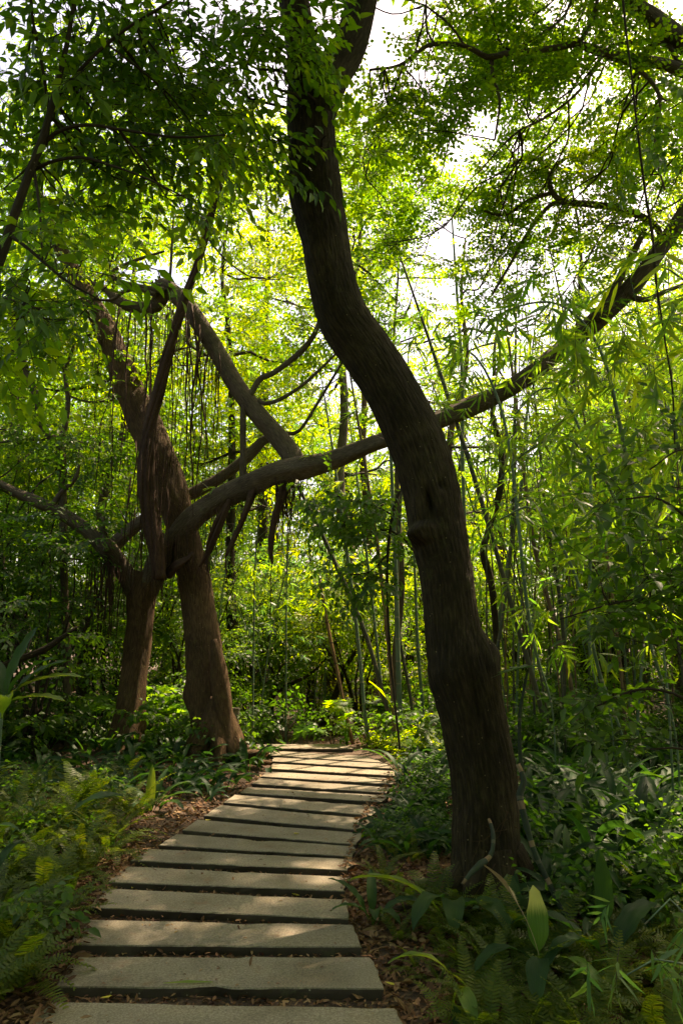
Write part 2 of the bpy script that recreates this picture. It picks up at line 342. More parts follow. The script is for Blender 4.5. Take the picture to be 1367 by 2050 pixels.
def spray(r, L=.45, nside=4, step=.05, leaf='quad', ll=.09, lw=.04, droop=.25, twr=.003, ang=.9, flop=.35):
    """a leafy twig growing along +X from the origin"""
    t = T()
    def twig(p, d, ln, rad, lv):
        k = 4; seg = ln / k; q = p.copy(); pts = [q.copy()]
        for i in range(k):
            d = d + np.array([0, 0, -droop * .25]) + r.normal(0, .10, 3); d /= np.linalg.norm(d)
            q2 = q + d * seg; V, F_ = prism(q, q2, rad * (1 - i / k * .7), rad * (1 - (i + 1) / k * .7)); t.add(V, F_, 1); q = q2; pts.append(q.copy())
        pts = np.array(pts); nl = max(2, int(ln / step)); side = 1
        for i in range(nl):
            f = (.15 + .85 * i / (nl - 1)) * k; a = min(int(f), k - 1); pp = pts[a] + (pts[a + 1] - pts[a]) * (f - a)
            dd = pts[a + 1] - pts[a]; dd /= np.linalg.norm(dd); B = basis(dd)[0]
            an = side * ang * r.uniform(.7, 1.15) if i < nl - 1 else r.normal(0, .2)
            ld = B[:, 0] * math.cos(an) + B[:, 1] * math.sin(an) + np.array([0, 0, r.normal(-flop, .28)])
            V, F_ = leafgeo(leaf, ll * r.uniform(.65, 1.15), lw * r.uniform(.8, 1.15))
            BB = basis(ld, r.normal(0, .45))[0]; t.add(V @ BB.T + pp, F_, 0); side = -side
        return pts, d
    pts, d = twig(np.zeros(3), np.array([1., 0, .15]), L, twr, 0)
    for i in range(nside):
        a = 1 + i * 3 // max(1, nside); s = 1 if i % 2 else -1
        an = s * r.uniform(.5, 1.0); twig(pts[min(a, 3)], np.array([math.cos(an), math.sin(an), r.normal(.05, .25)]), L * r.uniform(.4, .7), twr * .6, 1)
    return t.done()
def fan(r, nl=8, ll=.18, lw=.017, L=.22, droop=.6):
    """bamboo twig: a star of long narrow leaves at the tip of a thin drooping twig"""
    t = T(); p = np.zeros(3); d = np.array([1., 0, .1]); pts = [p.copy()]
    for i in range(3):
        d = d + np.array([0, 0, -droop * .3]) + r.normal(0, .06, 3); d /= np.linalg.norm(d); q = p + d * L / 3
        V, F_ = prism(p, q, .0022, .0012); t.add(V, F_, 1); p = q; pts.append(p.copy())
    for i in range(nl):
        f = 3 * (.35 + .65 * i / (nl - 1)); a = min(int(f), 2); pp = pts[a] + (pts[a + 1] - pts[a]) * (f - a)
        an = (1 if i % 2 else -1) * r.uniform(.1, 1.5) * (1.1 - .55 * i / nl); B = basis(d)[0]
        ld = B[:, 0] * math.cos(an) + B[:, 1] * math.sin(an) + np.array([0, 0, r.normal(.0, .35)])
        V, F_ = leafgeo('bam', ll * r.uniform(.6, 1.15), lw * r.uniform(.8, 1.2)); BB = basis(ld, r.normal(0, .8))[0]; t.add(V @ BB.T + pp, F_, 0)
    return t.done()
tr_ = np.random.default_rng(3)
SP = {
 'near': [spray(tr_, .5, 5, .060, 'fine', .10, .037, .35, .0035, .8, .55) for _ in range(7)],
 'small': [spray(tr_, .42, 5, .036, 'fine', .066, .038, .15, .0028, 1.0, .1) for _ in range(7)],
 'mid': [spray(tr_, .6, 6, .05, 'quad', .095, .045, .25, .004) for _ in range(7)],
 'far': [spray(tr_, .9, 6, .075, 'quad', .135, .062, .3, .005) for _ in range(6)],
 'wood': [spray(tr_, 1.6, 6, .13, 'quad', .26, .12, .3, .008) for _ in range(5)],
 'bush': [spray(tr_, .35, 4, .045, 'fine', .085, .040, .1, .0028, .9, .15) for _ in range(6)],
 'round': [spray(tr_, .3, 3, .04, 'fine', .075, .045, .3, .002, .9, .6) for _ in range(5)],
 'fan': [fan(tr_, 9, .20, .022) for _ in range(7)],
 'fanfar': [fan(tr_, 9, .19, .027, .2) for _ in range(6)],
}
# lines of sight that stay open to the sky (where the photo looks out between crowns): px, py, rx, ry
GAPS = [(785, 60, 40, 42), (745, 130, 20, 20), (850, 150, 24, 20), (965, 255, 44, 36), (905, 320, 20, 34), (890, 480, 24, 50), (880, 570, 16, 24),
        (282, 535, 58, 26), (345, 545, 30, 22), (420, 10, 25, 20), (440, 90, 20, 18), (20, 470, 26, 20), (1350, 20, 25, 20), (1130, 40, 20, 15), (80, 560, 22, 14)]
def in_gap(pos, shrink=1.):
    x, y = proj(pos); g = np.zeros(len(x), bool)
    for gx, gy, rx, ry in GAPS: g |= ((x - gx) / (rx * shrink + 4)) ** 2 + ((y - gy) / (ry * shrink + 4)) ** 2 < 1
    return g
# openings in the canopy through which the sun reaches the ground: x, y, rx, ry of the sunny patches
SUNNY = [(.1, 9.6, 1.1, .5), (.15, 10.7, 1.6, 1.2), (.35, 9.0, .8, .55), (-.6, 9.3, .45, .3), (-.3, 8.0, .6, .18), (.25, 7.0, .3, .12), (-.25, 5.45, .30, .08), (-1.0, 4.45, .14, .06), (-.15, 4.15, .3, .05),
         (.45, 11.5, .9, .6), (-2.1, 7.4, .5, .3), (-2.05, 10.1, .3, .5), (-3.5, 10.6, .35, .5), (-2.6, 11.8, .9, .5), (1.6, 7.5, .5, .4), (3.4, 5.4, .4, .3), (1.9, 3.1, .3, .15), (2.9, 7.5, .5, .4)]
GLADES = [(-.6, 14.6, 3.4, 2.8, 3.6, .92), (-5.0, 9.8, 2.2, 2.0, 5.6, .3), (3.6, 10.8, 3.6, 2.4, 6.0, .4)]
SX, SY = math.sin(SUN_AZ) / math.tan(SUN_EL), math.cos(SUN_AZ) / math.tan(SUN_EL)
def in_sun(pos, mg=.08):
    gx_ = pos[:, 0] - pos[:, 2] * SX; gy_ = pos[:, 1] - pos[:, 2] * SY; g = np.zeros(len(pos), bool)
    for x, y, rx, ry in SUNNY: g |= ((gx_ - x) / (rx + mg)) ** 2 + ((gy_ - y) / (ry + mg)) ** 2 < 1
    g &= pos[:, 2] > 1.5
    for x, y, rx, ry, zm, pr in GLADES:      # wider thin places in the canopy
        g |= (((gx_ - x) / rx) ** 2 + ((gy_ - y) / ry) ** 2 < 1) & (pos[:, 2] > zm) & (rng.uniform(size=len(pos)) < pr)
    return g
SLEN = {'near': .55, 'small': .45, 'mid': .65, 'far': .9, 'wood': 1.6, 'bush': .4, 'round': .35}
def blob(r, c, rad, n, shell=.0):
    """n points in an ellipsoid, thinned so that the surface is ragged"""
    v = r.normal(size=(n, 3)); v /= np.linalg.norm(v, axis=1)[:, None]; q = r.uniform(shell, 1, n) ** (1 / 2.4)
    return np.asarray(c) + v * q[:, None] * np.broadcast_to(rad, 3), v
def leaves(mb, r, kind, c, rad, n, scale=1., gaps=True, out=.8, down=-.1):
    pos, v = blob(r, c, rad, n)
    D = v * out + r.normal(0, .5, (n, 3)); D[:, 2] = D[:, 2] * .4 + down
    if gaps:
        U = D / np.linalg.norm(D, axis=1)[:, None] * SLEN[kind] * scale
        k = ~(in_gap(pos) | in_gap(pos + U * .5, .75) | in_gap(pos + U, .5) | in_sun(pos, .06 + SLEN[kind] * .2) | in_sun(pos + U * .5, .06 + SLEN[kind] * .25)); pos = pos[k]; D = D[k]
    n = len(pos)
    if n == 0: return pos
    ti = r.integers(0, len(SP[kind]), n); sc = scale * r.uniform(.75, 1.2, n); roll = r.normal(0, .35, n)
    for k in range(len(SP[kind])):
        m = ti == k; stamp(mb, SP[kind][k], pos[m], D[m], sc[m], roll[m])
    return pos
def wander(r, a, b, r0, r1, k=4, amp=.12):
    a, b = np.asarray(a, float), np.asarray(b, float); ln = np.linalg.norm(b - a); t = np.linspace(0, 1, k + 1)
    off = np.cumsum(r.normal(0, amp * ln / k * 1.5, (k + 1, 3)), 0); off -= off[0] + (off[-1] - off[0]) * t[:, None]; p = a + (b - a) * t[:, None] + off
    p[:, 2] += -.08 * ln * np.sin(t * math.pi)
    return np.column_stack([p, r0 + (r1 - r0) * t])
def grow(mb, r, limbs, c, pos, r0=.02, ntw=6, gaps=True, seg=5):
    """a limb out of the nearest point of the tree's own limbs to the clump, and twigs from there into it"""
    allp = np.vstack([l[:, :4] for l in limbs]); d = np.linalg.norm(allp[:, :3] - c, axis=1) + .3 * np.maximum(0, allp[:, 2] - c[2])
    a = allp[np.argmin(d)]; k = max(3, int(np.linalg.norm(a[:3] - c) / .35)); k = min(k, 8)
    br = wander(r, a[:3], c, min(r0, a[3] * .8), r0 * .4, k, .16); q = tube(mb, br, seg, .15, 1)
    if len(pos):
        for i in r.choice(len(pos), min(ntw, len(pos)), replace=False):
            s = q[r.integers(len(q) // 3, len(q))][:3]; tube(mb, wander(r, s, pos[i], r0 * .35, r0 * .12, 3, .1), 4, .2, 1)
    return q

# ------------------------------------------------------------------ the path of stone slabs (corners measured back-left, back-right, front-right, front-left)
SLABS = [
 [(100, 2006), (792, 2017), (835, 2108), (25, 2095)],
 [(145, 1914), (741, 1917), (770, 1980), (108, 1974)],
 [(165, 1842), (706, 1850), (725, 1895), (140, 1892)],
 [(207, 1779), (697, 1800), (697, 1838), (180, 1817)],
 [(247, 1733), (705, 1757), (690, 1784), (215, 1764)],
 [(295, 1698), (712, 1721), (697, 1743), (262, 1722)],
 [(352, 1670), (716, 1694), (703, 1714), (318, 1692)],
 [(395, 1641), (730, 1668), (712, 1690), (365, 1662)],
 [(440, 1611), (745, 1640), (722, 1662), (407, 1632)],
 [(470, 1592), (765, 1614), (742, 1631), (446, 1607)],
 [(496, 1574), (779, 1594), (762, 1606), (480, 1586)],
 [(519, 1558), (784, 1576), (772, 1587), (504, 1569)],
 [(533, 1544), (789, 1559), (785, 1570), (522, 1554)],
 [(545, 1529), (788, 1543), (791, 1552), (539, 1539)],
 [(545, 1516), (775, 1529), (786, 1538), (544, 1524)],
 [(517, 1502), (738, 1514), (768, 1526), (541, 1512)],
 [(500, 1490), (690, 1489.5), (708, 1499), (520, 1498)],
]
ZT = .05
SQ = [np.array([G(x, y, ZT) for x, y in s]) for s in SLABS]
LY = [q[0][1] for q in SQ]; LX = [min(q[0][0], q[3][0]) for q in SQ]; RX = [max(q[1][0], q[2][0]) for q in SQ]
LY2 = [-5, 1.5] + LY + [13, 16]; LX2 = [-1.1, -1.1] + LX + [-2.4, -4.5]; RX2 = [.6, .4] + RX + [.0, -2.5]
def left_edge(y): return np.interp(y, LY2, LX2)
def right_edge(y): return np.interp(y, LY2, RX2)
def off_path(x, y): return np.maximum(left_edge(y) - x, x - right_edge(y))
ORD = ['nearest, cut by the bottom edge of the photo', 'second', 'third', 'fourth', 'fifth', 'sixth', 'seventh', 'eighth', 'ninth', 'tenth', 'eleventh', 'twelfth', 'thirteenth', 'fourteenth', 'fifteenth', 'sixteenth', 'farthest, at the crest of the path']
EX = {1: 'with a green blade lying on it', 4: 'with warm light spots and a brown stain', 6: 'half in shade beside the bushy plants', 15: 'in full sun just before the crest'}
rs = np.random.default_rng(21)
for i, q in enumerate(SQ):
    mb = MB(); nx, ny = 40, 8; c = q.mean(0); th = .06
    U, Vv = np.meshgrid(np.linspace(0, 1, nx), np.linspace(0, 1, ny))
    # q: BL, BR, FR, FL ; v=0 back
    def pt(u, v, inset=0):
        a = q[0] + (q[1] - q[0]) * u[..., None]; b = q[3] + (q[2] - q[3]) * u[..., None]; p = a + (b - a) * v[..., None]
        return p
    top = pt(U, Vv); cen = q.mean(0)
    ins = top.copy(); e = np.zeros((ny, nx), bool); e[0] = e[-1] = True; e[:, 0] = e[:, -1] = True
    rim = top[e].copy()
    idx = [(0, k) for k in range(nx)] + [(k, nx - 1) for k in range(1, ny)] + [(ny - 1, k) for k in range(nx - 2, -1, -1)] + [(k, 0) for k in range(ny - 2, 0, -1)]
    jit = np.array([mnoise.noise(Vector((top[a][0] * 9, top[a][1] * 9, i))) for a in idx]) * .009 + rs.normal(0, .0018, len(idx)) + np.array([max(0, mnoise.noise(Vector((top[a][0] * 5 + 9, top[a][1] * 5, i * 3))) - .32) for a in idx]) * .09
    for a, j in zip(idx, jit):
        d = cen[:2] - top[a][:2]; d /= np.linalg.norm(d) + 1e-9; ins[a][:2] += d * (.007 + j)
    ins[..., 2] = ZT + np.array([[mnoise.noise(Vector((p[0] * 3, p[1] * 3, 5 + i))) for p in row] for row in ins]) * .0025
    tilt = rs.normal(0, .003, 2); ins[..., 2] += (ins[..., 0] - cen[0]) * tilt[0] + (ins[..., 1] - cen[1]) * tilt[1] * 2
    ii = np.arange(ny - 1)[:, None] * nx; jj = np.arange(nx - 1)[None]
    mb.add(ins.reshape(-1, 3), np.stack([ii + jj, ii + nx + jj, ii + nx + jj + 1, ii + jj + 1], -1).reshape(-1, 4))
    m = len(idx); r0 = [a[0] * nx + a[1] for a in idx]; levels = [np.array([ins[a] for a in idx])]
    for lv, (zz, o) in enumerate(((ZT - .006, 0.), (ZT - .026, -.006), (ZT - th - .02, -.03))):
        rg = np.array([top[a] for a in idx]); 
        for k, a in enumerate(idx):
            d = cen[:2] - top[a][:2]; d /= np.linalg.norm(d) + 1e-9
            jj_ = jit[k] + mnoise.noise(Vector((top[a][0] * 22, top[a][1] * 22, lv * 3 + i))) * .009
            rg[k][:2] += d * (jj_ - o); rg[k][2] = zz + (levels[0][k][2] - ZT)
        levels.append(rg)
    base = mb.n
    for rg in levels[1:]: mb.add(rg, np.zeros((0, 4), int))
    k = np.arange(m); k2 = (k + 1) % m; r0 = np.array(r0); prev = r0
    for lv in range(3):
        cur = base + lv * m + k; fq = np.stack([prev[k], prev[k2], cur[k2], cur[k]], -1)
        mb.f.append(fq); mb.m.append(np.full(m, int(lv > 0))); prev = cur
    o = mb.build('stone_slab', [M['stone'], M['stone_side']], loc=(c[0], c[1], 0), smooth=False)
    lab = 'grey stone path slab, %s' % ORD[i] if i in (0, 16) else 'grey stone path slab, %s from the bottom%s' % (ORD[i], ', ' + EX[i] if i in EX else '')
    tag(o, lab, 'paving slab', 'stepping slabs of the winding path')

# ------------------------------------------------------------------ ground
def gz(x, y):
    o = np.maximum(0, off_path(x, y)); s = np.clip(o / 1.2, 0, 1)
    h = .05 * np.sin(x * 1.7 + y * .6) + .04 * np.sin(x * .8 - y * 1.3 + 1) + .03 * np.sin(x * 3.1 + 2.2 * y)
    drop = -.35 * np.clip((y - 12.2) / 3.0, 0, 1) * np.clip(1 - np.clip((np.abs(x + .3) - 1.0) / 2.0, 0, 1), 0, 1)
    return s * (h + .05) + drop - .001
gx = np.concatenate([[-200, -80, -40, -22], np.arange(-14, 14.01, .16), [22, 40, 80, 200]]); gy = np.concatenate([[-60, -20, -6], np.arange(-2, 26.01, .16), [32, 45, 70, 120, 300]])
GX, GY = np.meshgrid(gx, gy); GZ = gz(GX, GY)
GZ += np.array([mnoise.noise(Vector((a * 6, b * 6, 0))) for a, b in zip(GX.ravel(), GY.ravel())]).reshape(GX.shape) * .012 * (np.abs(GX) < 15)
mb = MB(); ny, nx = GX.shape; ii = np.arange(ny - 1)[:, None] * nx; jj = np.arange(nx - 1)[None]
mb.add(np.stack([GX, GY, GZ], -1).reshape(-1, 3), np.stack([ii + jj, ii + jj + 1, ii + nx + jj + 1, ii + nx + jj], -1).reshape(-1, 4))
tag(mb.build('ground', M['soil']), kind='structure')
def ground_at(x, y): return float(gz(np.float64(x), np.float64(y)))

# ------------------------------------------------------------------ the great leaning trunk
def limbset(parent, name, rows, seg, step, mat, disp=None):
    mb = MB(); q = tube(mb, rows, seg, step, disp=disp); mb.build(name, mat, parent, parent.location); return q
TR = thing('leaning_tree', 'massive dark leaning trunk beside the slabs with a ringed vine at its foot', 'tree', G(985, 1790))
rows = [(992, 1838, 175), (984, 1790, 140), (976, 1740, 128), (973, 1680, 126), (969, 1600, 126), (956, 1500, 128), (938, 1400, 130), (924, 1330, 134), (906, 1260, 112), (894, 1160, 106), (878, 1070, 108), (858, 970, 112),
        (832, 885, 112), (786, 790, 106), (737, 710, 104), (689, 640, 101), (664, 560, 98), (650, 480, 97), (634, 400, 102), (627, 300, 97), (622, 210, 96), (626, 150, 90)]
main = pxpath(rows, 4.9, 5.25); main[0][2] = -.12
main[:, 3] *= 1.0
_q = catmull(main, .018); _L = np.concatenate([[0], np.cumsum(np.linalg.norm(np.diff(_q[:, :3], axis=0), axis=1))])
def LZ(py): return float(np.interp(P(850, py, 5.05)[2], _q[:, 2], _L))
qm = limbset(TR, 'trunk', main, 150, .018, M['bark_dark'],
             barkdisp(.05, .016, 3.1, .26, 5, [(LZ(1065), 2.5, .10, .18, .7), (LZ(1068), 2.3, .55, .065, .45), (LZ(1072), 2.05, -.16, .022, .16), (LZ(1045), 2.1, -.12, .02, .45), (LZ(1092), 2.25, -.10, .02, .4), (LZ(1015), 1.85, -.42, .09, .17), (LZ(1010), 1.45, .12, .12, .25), (LZ(1010), 2.3, .10, .12, .25), (LZ(985), 1.3, -.2, .03, .12), (LZ(1320), .2, .18, .12, .6), (LZ(1350), 2.6, .08, .1, .5), (LZ(1400), 1.5, -.2, .12, .12), (LZ(1470), 1.35, -.14, .06, .12), (LZ(640), 1.5, .05, .03, 1.5), (LZ(885), 1.5, .04, .03, 1.5), (1.2, 1.6, -.06, .3, .3), (4.9, 1.0, .06, .2, .9), (1.55, 1.5, .07, .16, .7), (.9, .6, .08, .2, .5), (.55, 2.4, .10, .15, .6)], crack=.035))
for a_, l_ in ((2.9, .55), (2.2, .35), (.3, .6), (-.6, .5), (4.2, .5), (1.4, .3)):
    bx, by = G(985, 1800)[:2] if False else (main[1][0], main[1][1]); dx, dy = math.cos(a_), -math.sin(a_)
    limbset(TR, 'surface_root', np.array([[bx + dx * .12, by + dy * .12, .34, .085], [bx + dx * .24, by + dy * .24, .12, .07], [bx + dx * .36, by + dy * .36, .035, .045], [bx + dx * (.3 + l_), by + dy * (.3 + l_) + .05, .0, .018]]), 16, .03, M['bark_dark'], barkdisp(.2, .06, a_))
fl = limbset(TR, 'limb', pxpath([(630, 230, 60), (612, 150, 66), (598, 60, 64), (580, -60, 60), (566, -220, 52), (520, -420, 40), (430, -640, 24)], 5.2, 4.7), 28, .06, M['bark_dark'], barkdisp(.04, .015, 8))
fr = limbset(TR, 'limb', pxpath([(640, 250, 50), (664, 160, 68), (700, 90, 68), (725, 0, 62), (742, -110, 56), (790, -300, 44), (900, -520, 30), (1020, -700, 18)], 5.24, 6.2), 28, .06, M['bark_dark'], barkdisp(.04, .015, 12))
def crown(owner, clumps, r, kind, mats, limbs, name='crown', ntw=6, r0=.02, gaps=True, scale=1.):
    mb = MB(); bb = mb
    for c, rad, n in clumps:
        pos = leaves(mb, r, kind, c, rad, n, scale, gaps)
        if limbs is not None: grow(bb, r, limbs, np.asarray(c, float), pos, r0, ntw)
    o = mb.build(name, mats, owner, owner.location) if mb.n else None
    return o
rc = np.random.default_rng(101)
def pc(px, py, Y, rad, n, flat=.75):       # a clump of foliage: centre from its bearing and distance, radius in metres
    return (P(px, py, Y), (rad, rad, rad * flat), n)
# its crown: a few leafy sprays before the trunk top, the rest added unseen overhead to block sunlight
cl = [pc(500, 40, 4.6, .35, 16), pc(545, 130, 4.5, .26, 11), pc(575, 50, 4.6, .2, 7), pc(600, 130, 4.6, .1, 2), pc(610, 20, 4.6, .2, 4), pc(470, 180, 4.8, .35, 18), pc(700, 50, 4.9, .16, 3), pc(510, 250, 4.8, .22, 7), pc(430, 90, 4.7, .3, 12), pc(652, 272, 4.8, .05, 1)]
crown(TR, cl, rc, 'near', [M['leaf_mid'], M['twig']], [fl, fr], r0=.015, ntw=3)
cl = []
for k in range(72):
    y_ = rc.uniform(-4.5, 9.0); cl.append((np.array([rc.uniform(-4.5, 5.5), y_, 3.2 + .986 * max(y_, 3.4) + rc.uniform(.6, 2.6)]), (1.2, 1.2, .6), 30))
crown(TR, cl, rc, 'mid', [M['leaf_mid'], M['twig']], [fl, fr], name='unseen_shade_crown', r0=.025, scale=1.25)

# ------------------------------------------------------------------ the rooted fig tree whose long limb crosses behind the great trunk
BT = thing('banyan_tree', 'crooked fig tree hung with aerial roots, its long limb crossing behind the great trunk', 'tree', (G(250, 1497)[0], 11.0, 0))
bk = M['bark_brown']
t0 = limbset(BT, 'trunk', pxpath([(246, 1520, 96), (252, 1490, 66), (260, 1430, 54), (270, 1340, 50), (280, 1250, 52), (284, 1195, 62), (300, 1150, 56)], 11), 28, .07, bk, barkdisp(.07, .03, 4, .55, 3, crack=.03))
long_rows = [(278, 1215, 44), (318, 1130, 50), (352, 1075, 46), (390, 1035, 46), (440, 1000, 46), (490, 975, 50), (545, 950, 42), (600, 938, 50), (640, 928, 40), (690, 910, 35), (750, 888, 34), (830, 858, 34), (900, 832, 37),
             (980, 798, 35), (1060, 752, 34), (1130, 695, 34), (1195, 640, 40), (1235, 605, 36), (1275, 560, 36), (1320, 500, 32), (1367, 432, 34), (1430, 340, 30), (1500, 200, 24)]
for base_, a_, l_ in (((-2.98, 11.0), 3.0, .6), ((-2.98, 11.0), .2, .5), ((-2.98, 11.0), 1.6, .5), ((-2.98, 11.0), 2.3, .5)):
    bx, by = G(252, 1490)[0] * 11.0 / G(252, 1490)[1], 11.0; dx, dy = math.cos(a_), -math.sin(a_)
    limbset(BT, 'surface_root', np.array([[bx + dx * .01, by + dy * .01, .6, .07], [bx + dx * .09, by + dy * .09, .42, .10], [bx + dx * .24, by + dy * .24, .16, .085], [bx + dx * .4, by + dy * .4, .04, .05], [bx + dx * l_ * 1.3, by + dy * l_ * 1.3, -.01, .02]]), 14, .04, bk, barkdisp(.2, .05, a_))
t1 = limbset(BT, 'limb', pxpath(long_rows, 11, 9.2), 24, .08, M['bark_grey'], barkdisp(.20, .05, 9, knots=[(2.3, 4.7, .35, .12, .8), (3.1, 4.7, .3, .15, .8), (6.8, 1.5, .2, .2, 1)]))
t2 = limbset(BT, 'limb', pxpath([(285, 1205, 44), (262, 1165, 38), (240, 1130, 34), (215, 1098, 38), (185, 1072, 28), (150, 1045, 28), (110, 1020, 24), (70, 1002, 24), (30, 985, 20), (-20, 962, 18), (-110, 940, 12)], 11, 10.4), 18, .08, M['bark_grey'], barkdisp(.12, .03, 14))
t3 = limbset(BT, 'limb', pxpath([(216, 1108, 26), (245, 1075, 28), (290, 1040, 26), (340, 1008, 24), (400, 980, 24), (450, 950, 22), (495, 915, 22), (530, 880, 18), (575, 868, 10), (600, 862, 7), (640, 800, 6), (700, 700, 4)], 11.2, 11.6), 16, .08, M['bark_grey'], barkdisp(.1, .03, 15))
t4 = limbset(BT, 'limb', pxpath([(604, 948, 46), (580, 905, 42), (545, 862, 38), (515, 828, 38), (475, 775, 36), (440, 715, 34), (405, 655, 34), (372, 610, 34), (342, 583, 36), (322, 575, 38), (314, 572, 22)], 10.6, 10.8), 22, .06, M['bark_grey'], barkdisp(.08, .03, 17))
t5 = limbset(BT, 'limb', pxpath([(325, 590, 34), (312, 612, 28), (285, 616, 22), (255, 612, 21), (230, 595, 18), (205, 575, 12), (160, 555, 9), (100, 530, 5)], 10.8), 14, .06, M['bark_grey'], barkdisp(.1, .03, 18))
for rws, nm in (([(330, 582, 14), (290, 575, 10), (250, 566, 9), (228, 556, 8), (226, 543, 8), (250, 530, 7), (290, 515, 6), (330, 503, 4)], 'branch'),
             ([(312, 590, 12), (280, 580, 10), (250, 583, 8), (225, 600, 6), (190, 600, 4)], 'branch'),
             ([(338, 578, 7), (342, 540, 6), (345, 480, 5), (348, 430, 3)], 'branch'),
             ([(500, 795, 12), (520, 760, 12), (550, 745, 11), (590, 715, 12), (615, 690, 12), (635, 655, 10), (650, 600, 6)], 'branch'),
             ([(518, 800, 8), (530, 808, 9), (560, 800, 8), (600, 775, 7), (640, 740, 6), (680, 700, 4)], 'branch'),
             ([(487, 982, 18), (487, 920, 14), (487, 870, 13), (487, 822, 12), (487, 800, 4)], 'branch'),
             ([(218, 1105, 18), (210, 1075, 15), (205, 1055, 13), (206, 1035, 12)], 'branch'),
             ([(105, 1015, 14), (120, 990, 10), (150, 960, 8), (160, 930, 5)], 'branch'),
             ([(1195, 640, 20), (1215, 600, 18), (1240, 560, 16), (1265, 510, 14), (1290, 460, 9)], 'branch'),
             ([(1255, 590, 14), (1290, 600, 12), (1340, 580, 9), (1400, 560, 6)], 'branch'),
             ([(1300, 520, 18), (1320, 470, 12), (1295, 440, 14), (1240, 418, 14), (1170, 408, 13), (1130, 405, 11), (1105, 385, 11), (1100, 350, 10), (1120, 325, 8), (1160, 300, 5)], 'branch'),
             ([(1135, 405, 9), (1100, 412, 9), (1060, 460, 8), (1020, 530, 6), (985, 590, 4)], 'branch'),
             ([(1108, 385, 9), (1060, 400, 8), (1010, 430, 6), (960, 420, 4)], 'branch'),
             ([(1102, 350, 9), (1085, 325, 8), (1050, 315, 6), (1000, 350, 4)], 'branch')):
    limbset(BT, nm, pxpath(rws, 10.6 if rws[0][0] < 1000 else 9.5), 10, .05, M['bark_grey'], barkdisp(.12, .03, rws[0][0]))
mb = MB(); st = P(316, 574, 10.8)     # ragged broken end of the arched limb
for k in range(9):
    a = st + rc.normal(0, .04, 3); tube(mb, np.array([[*(a + [.08, 0, -.06]), .04], [*a, .035], [*(a + rc.normal(0, .03, 3) + [-.03, 0, .09]), .008]]), 6, .03)
mb.build('broken_stub', M['bark_brown'], BT, BT.location)
# stub roots under the long limb
for rws in ([(455, 1000, 16), (445, 1040, 15), (425, 1080, 14), (412, 1110, 12), (402, 1135, 5)], [(450, 1010, 12), (430, 1050, 10), (418, 1095, 9), (414, 1140, 4)],
            [(508, 975, 20), (495, 1020, 15), (478, 1060, 12), (462, 1090, 11), (452, 1115, 4)], [(568, 950, 22), (560, 1000, 18), (550, 1050, 15), (542, 1090, 14), (540, 1128, 6)],
            [(330, 1150, 22), (355, 1130, 20), (375, 1118, 12), (385, 1105, 5)]):
    qs = pxpath([(x + rc.normal(0, 2.5), y, w_ * .8) for x, y, w_ in rws], 10.4); qs[0][1] += .1; limbset(BT, 'root_stub', qs, 12, .03, M['root'], barkdisp(.5, .2, rws[0][1]))
    mb = MB()
    for k in range(9):
        a = qs[rc.integers(1, len(qs))][:3]; ln = rc.uniform(.15, .5); tube(mb, np.array([[*a, .008], [*(a + rc.normal(0, .03, 3) - [0, 0, ln * .5]), .006], [*(a + rc.normal(0, .04, 3) - [0, 0, ln]), .002]]), 4, .1)
    mb.build('rootlets', M['root'], BT, BT.location)
# the twisted root column
colp = pxpath([(322, 1160, 40), (312, 1090, 50), (298, 1010, 50), (293, 930, 46), (300, 860, 38), (316, 790, 34), (338, 700, 30), (366, 610, 26), (392, 540, 22), (412, 470, 20), (432, 400, 18), (452, 340, 14), (468, 280, 10), (490, 190, 6)], 10.3, 10.3)
for k in range(7):
    q = colp.copy(); a = k * .9
    for i in range(len(q)):
        an = a + i * .55; rr = q[i, 3] * .42 * (k > 0); q[i, 0] += math.cos(an) * rr; q[i, 1] += math.sin(an) * rr; q[i, 3] *= (.5 if k == 0 else .32)
    limbset(BT, 'aerial_root', q, 9, .07, M['root'], barkdisp(.3, .08, k * 3.))
# thinner roots hanging free from the limbs
def hang(mbx, r, px, py, Y, ln, rad):
    p = P(px, py, Y); n = max(3, int(ln / .25)); rows = []; dx = 0; dy = 0; kx = r.normal(0, .03); rad = rad * r.uniform(.5, 1.3)
    for i in range(n + 1):
        rows.append([p[0] + dx, p[1] + dy, p[2] - ln * i / n, rad * (1 - .55 * i / n)]); dx += r.normal(kx * .4, .017); dy += r.normal(0, .012)
    tube(mbx, np.array(rows), 4, .3)
rr_ = np.random.default_rng(55)
heavy = [(372, 600), (388, 608), (398, 650), (405, 660), (412, 670), (262, 622), (236, 612), (288, 620), (300, 616), (246, 615), (380, 640), (352, 640)]
for (x, y) in heavy:
    mb = MB(); hang(mb, rr_, x + rr_.normal(0, 4), y, 10.5 + rr_.uniform(-.3, .3), rr_.uniform(2.2, 3.4), .016); mb.build('aerial_root', M['root'], BT, BT.location)
mb = MB()
for k in range(95):
    x = rr_.uniform(200, 440); y = np.interp(x, [200, 230, 300, 350, 440], [590, 605, 610, 600, 700]); hang(mb, rr_, x, y + rr_.uniform(-5, 30), 10.8 + rr_.uniform(-.6, .6), rr_.uniform(.8, 3.2), rr_.uniform(.004, .0075))
for k in range(55):
    x = rr_.choice([rr_.normal(300, 16), rr_.normal(322, 14), rr_.normal(280, 12)]); hang(mb, rr_, x, rr_.uniform(860, 1080), 10.25 + rr_.uniform(-.15, .3), rr_.uniform(.5, 1.3), rr_.uniform(.005, .013))
for k in range(60):
    hang(mb, rr_, rr_.normal(578, 12), rr_.uniform(945, 975), 10.5 + rr_.uniform(-.15, .15), rr_.uniform(.4, 1.15), rr_.uniform(.004, .009))
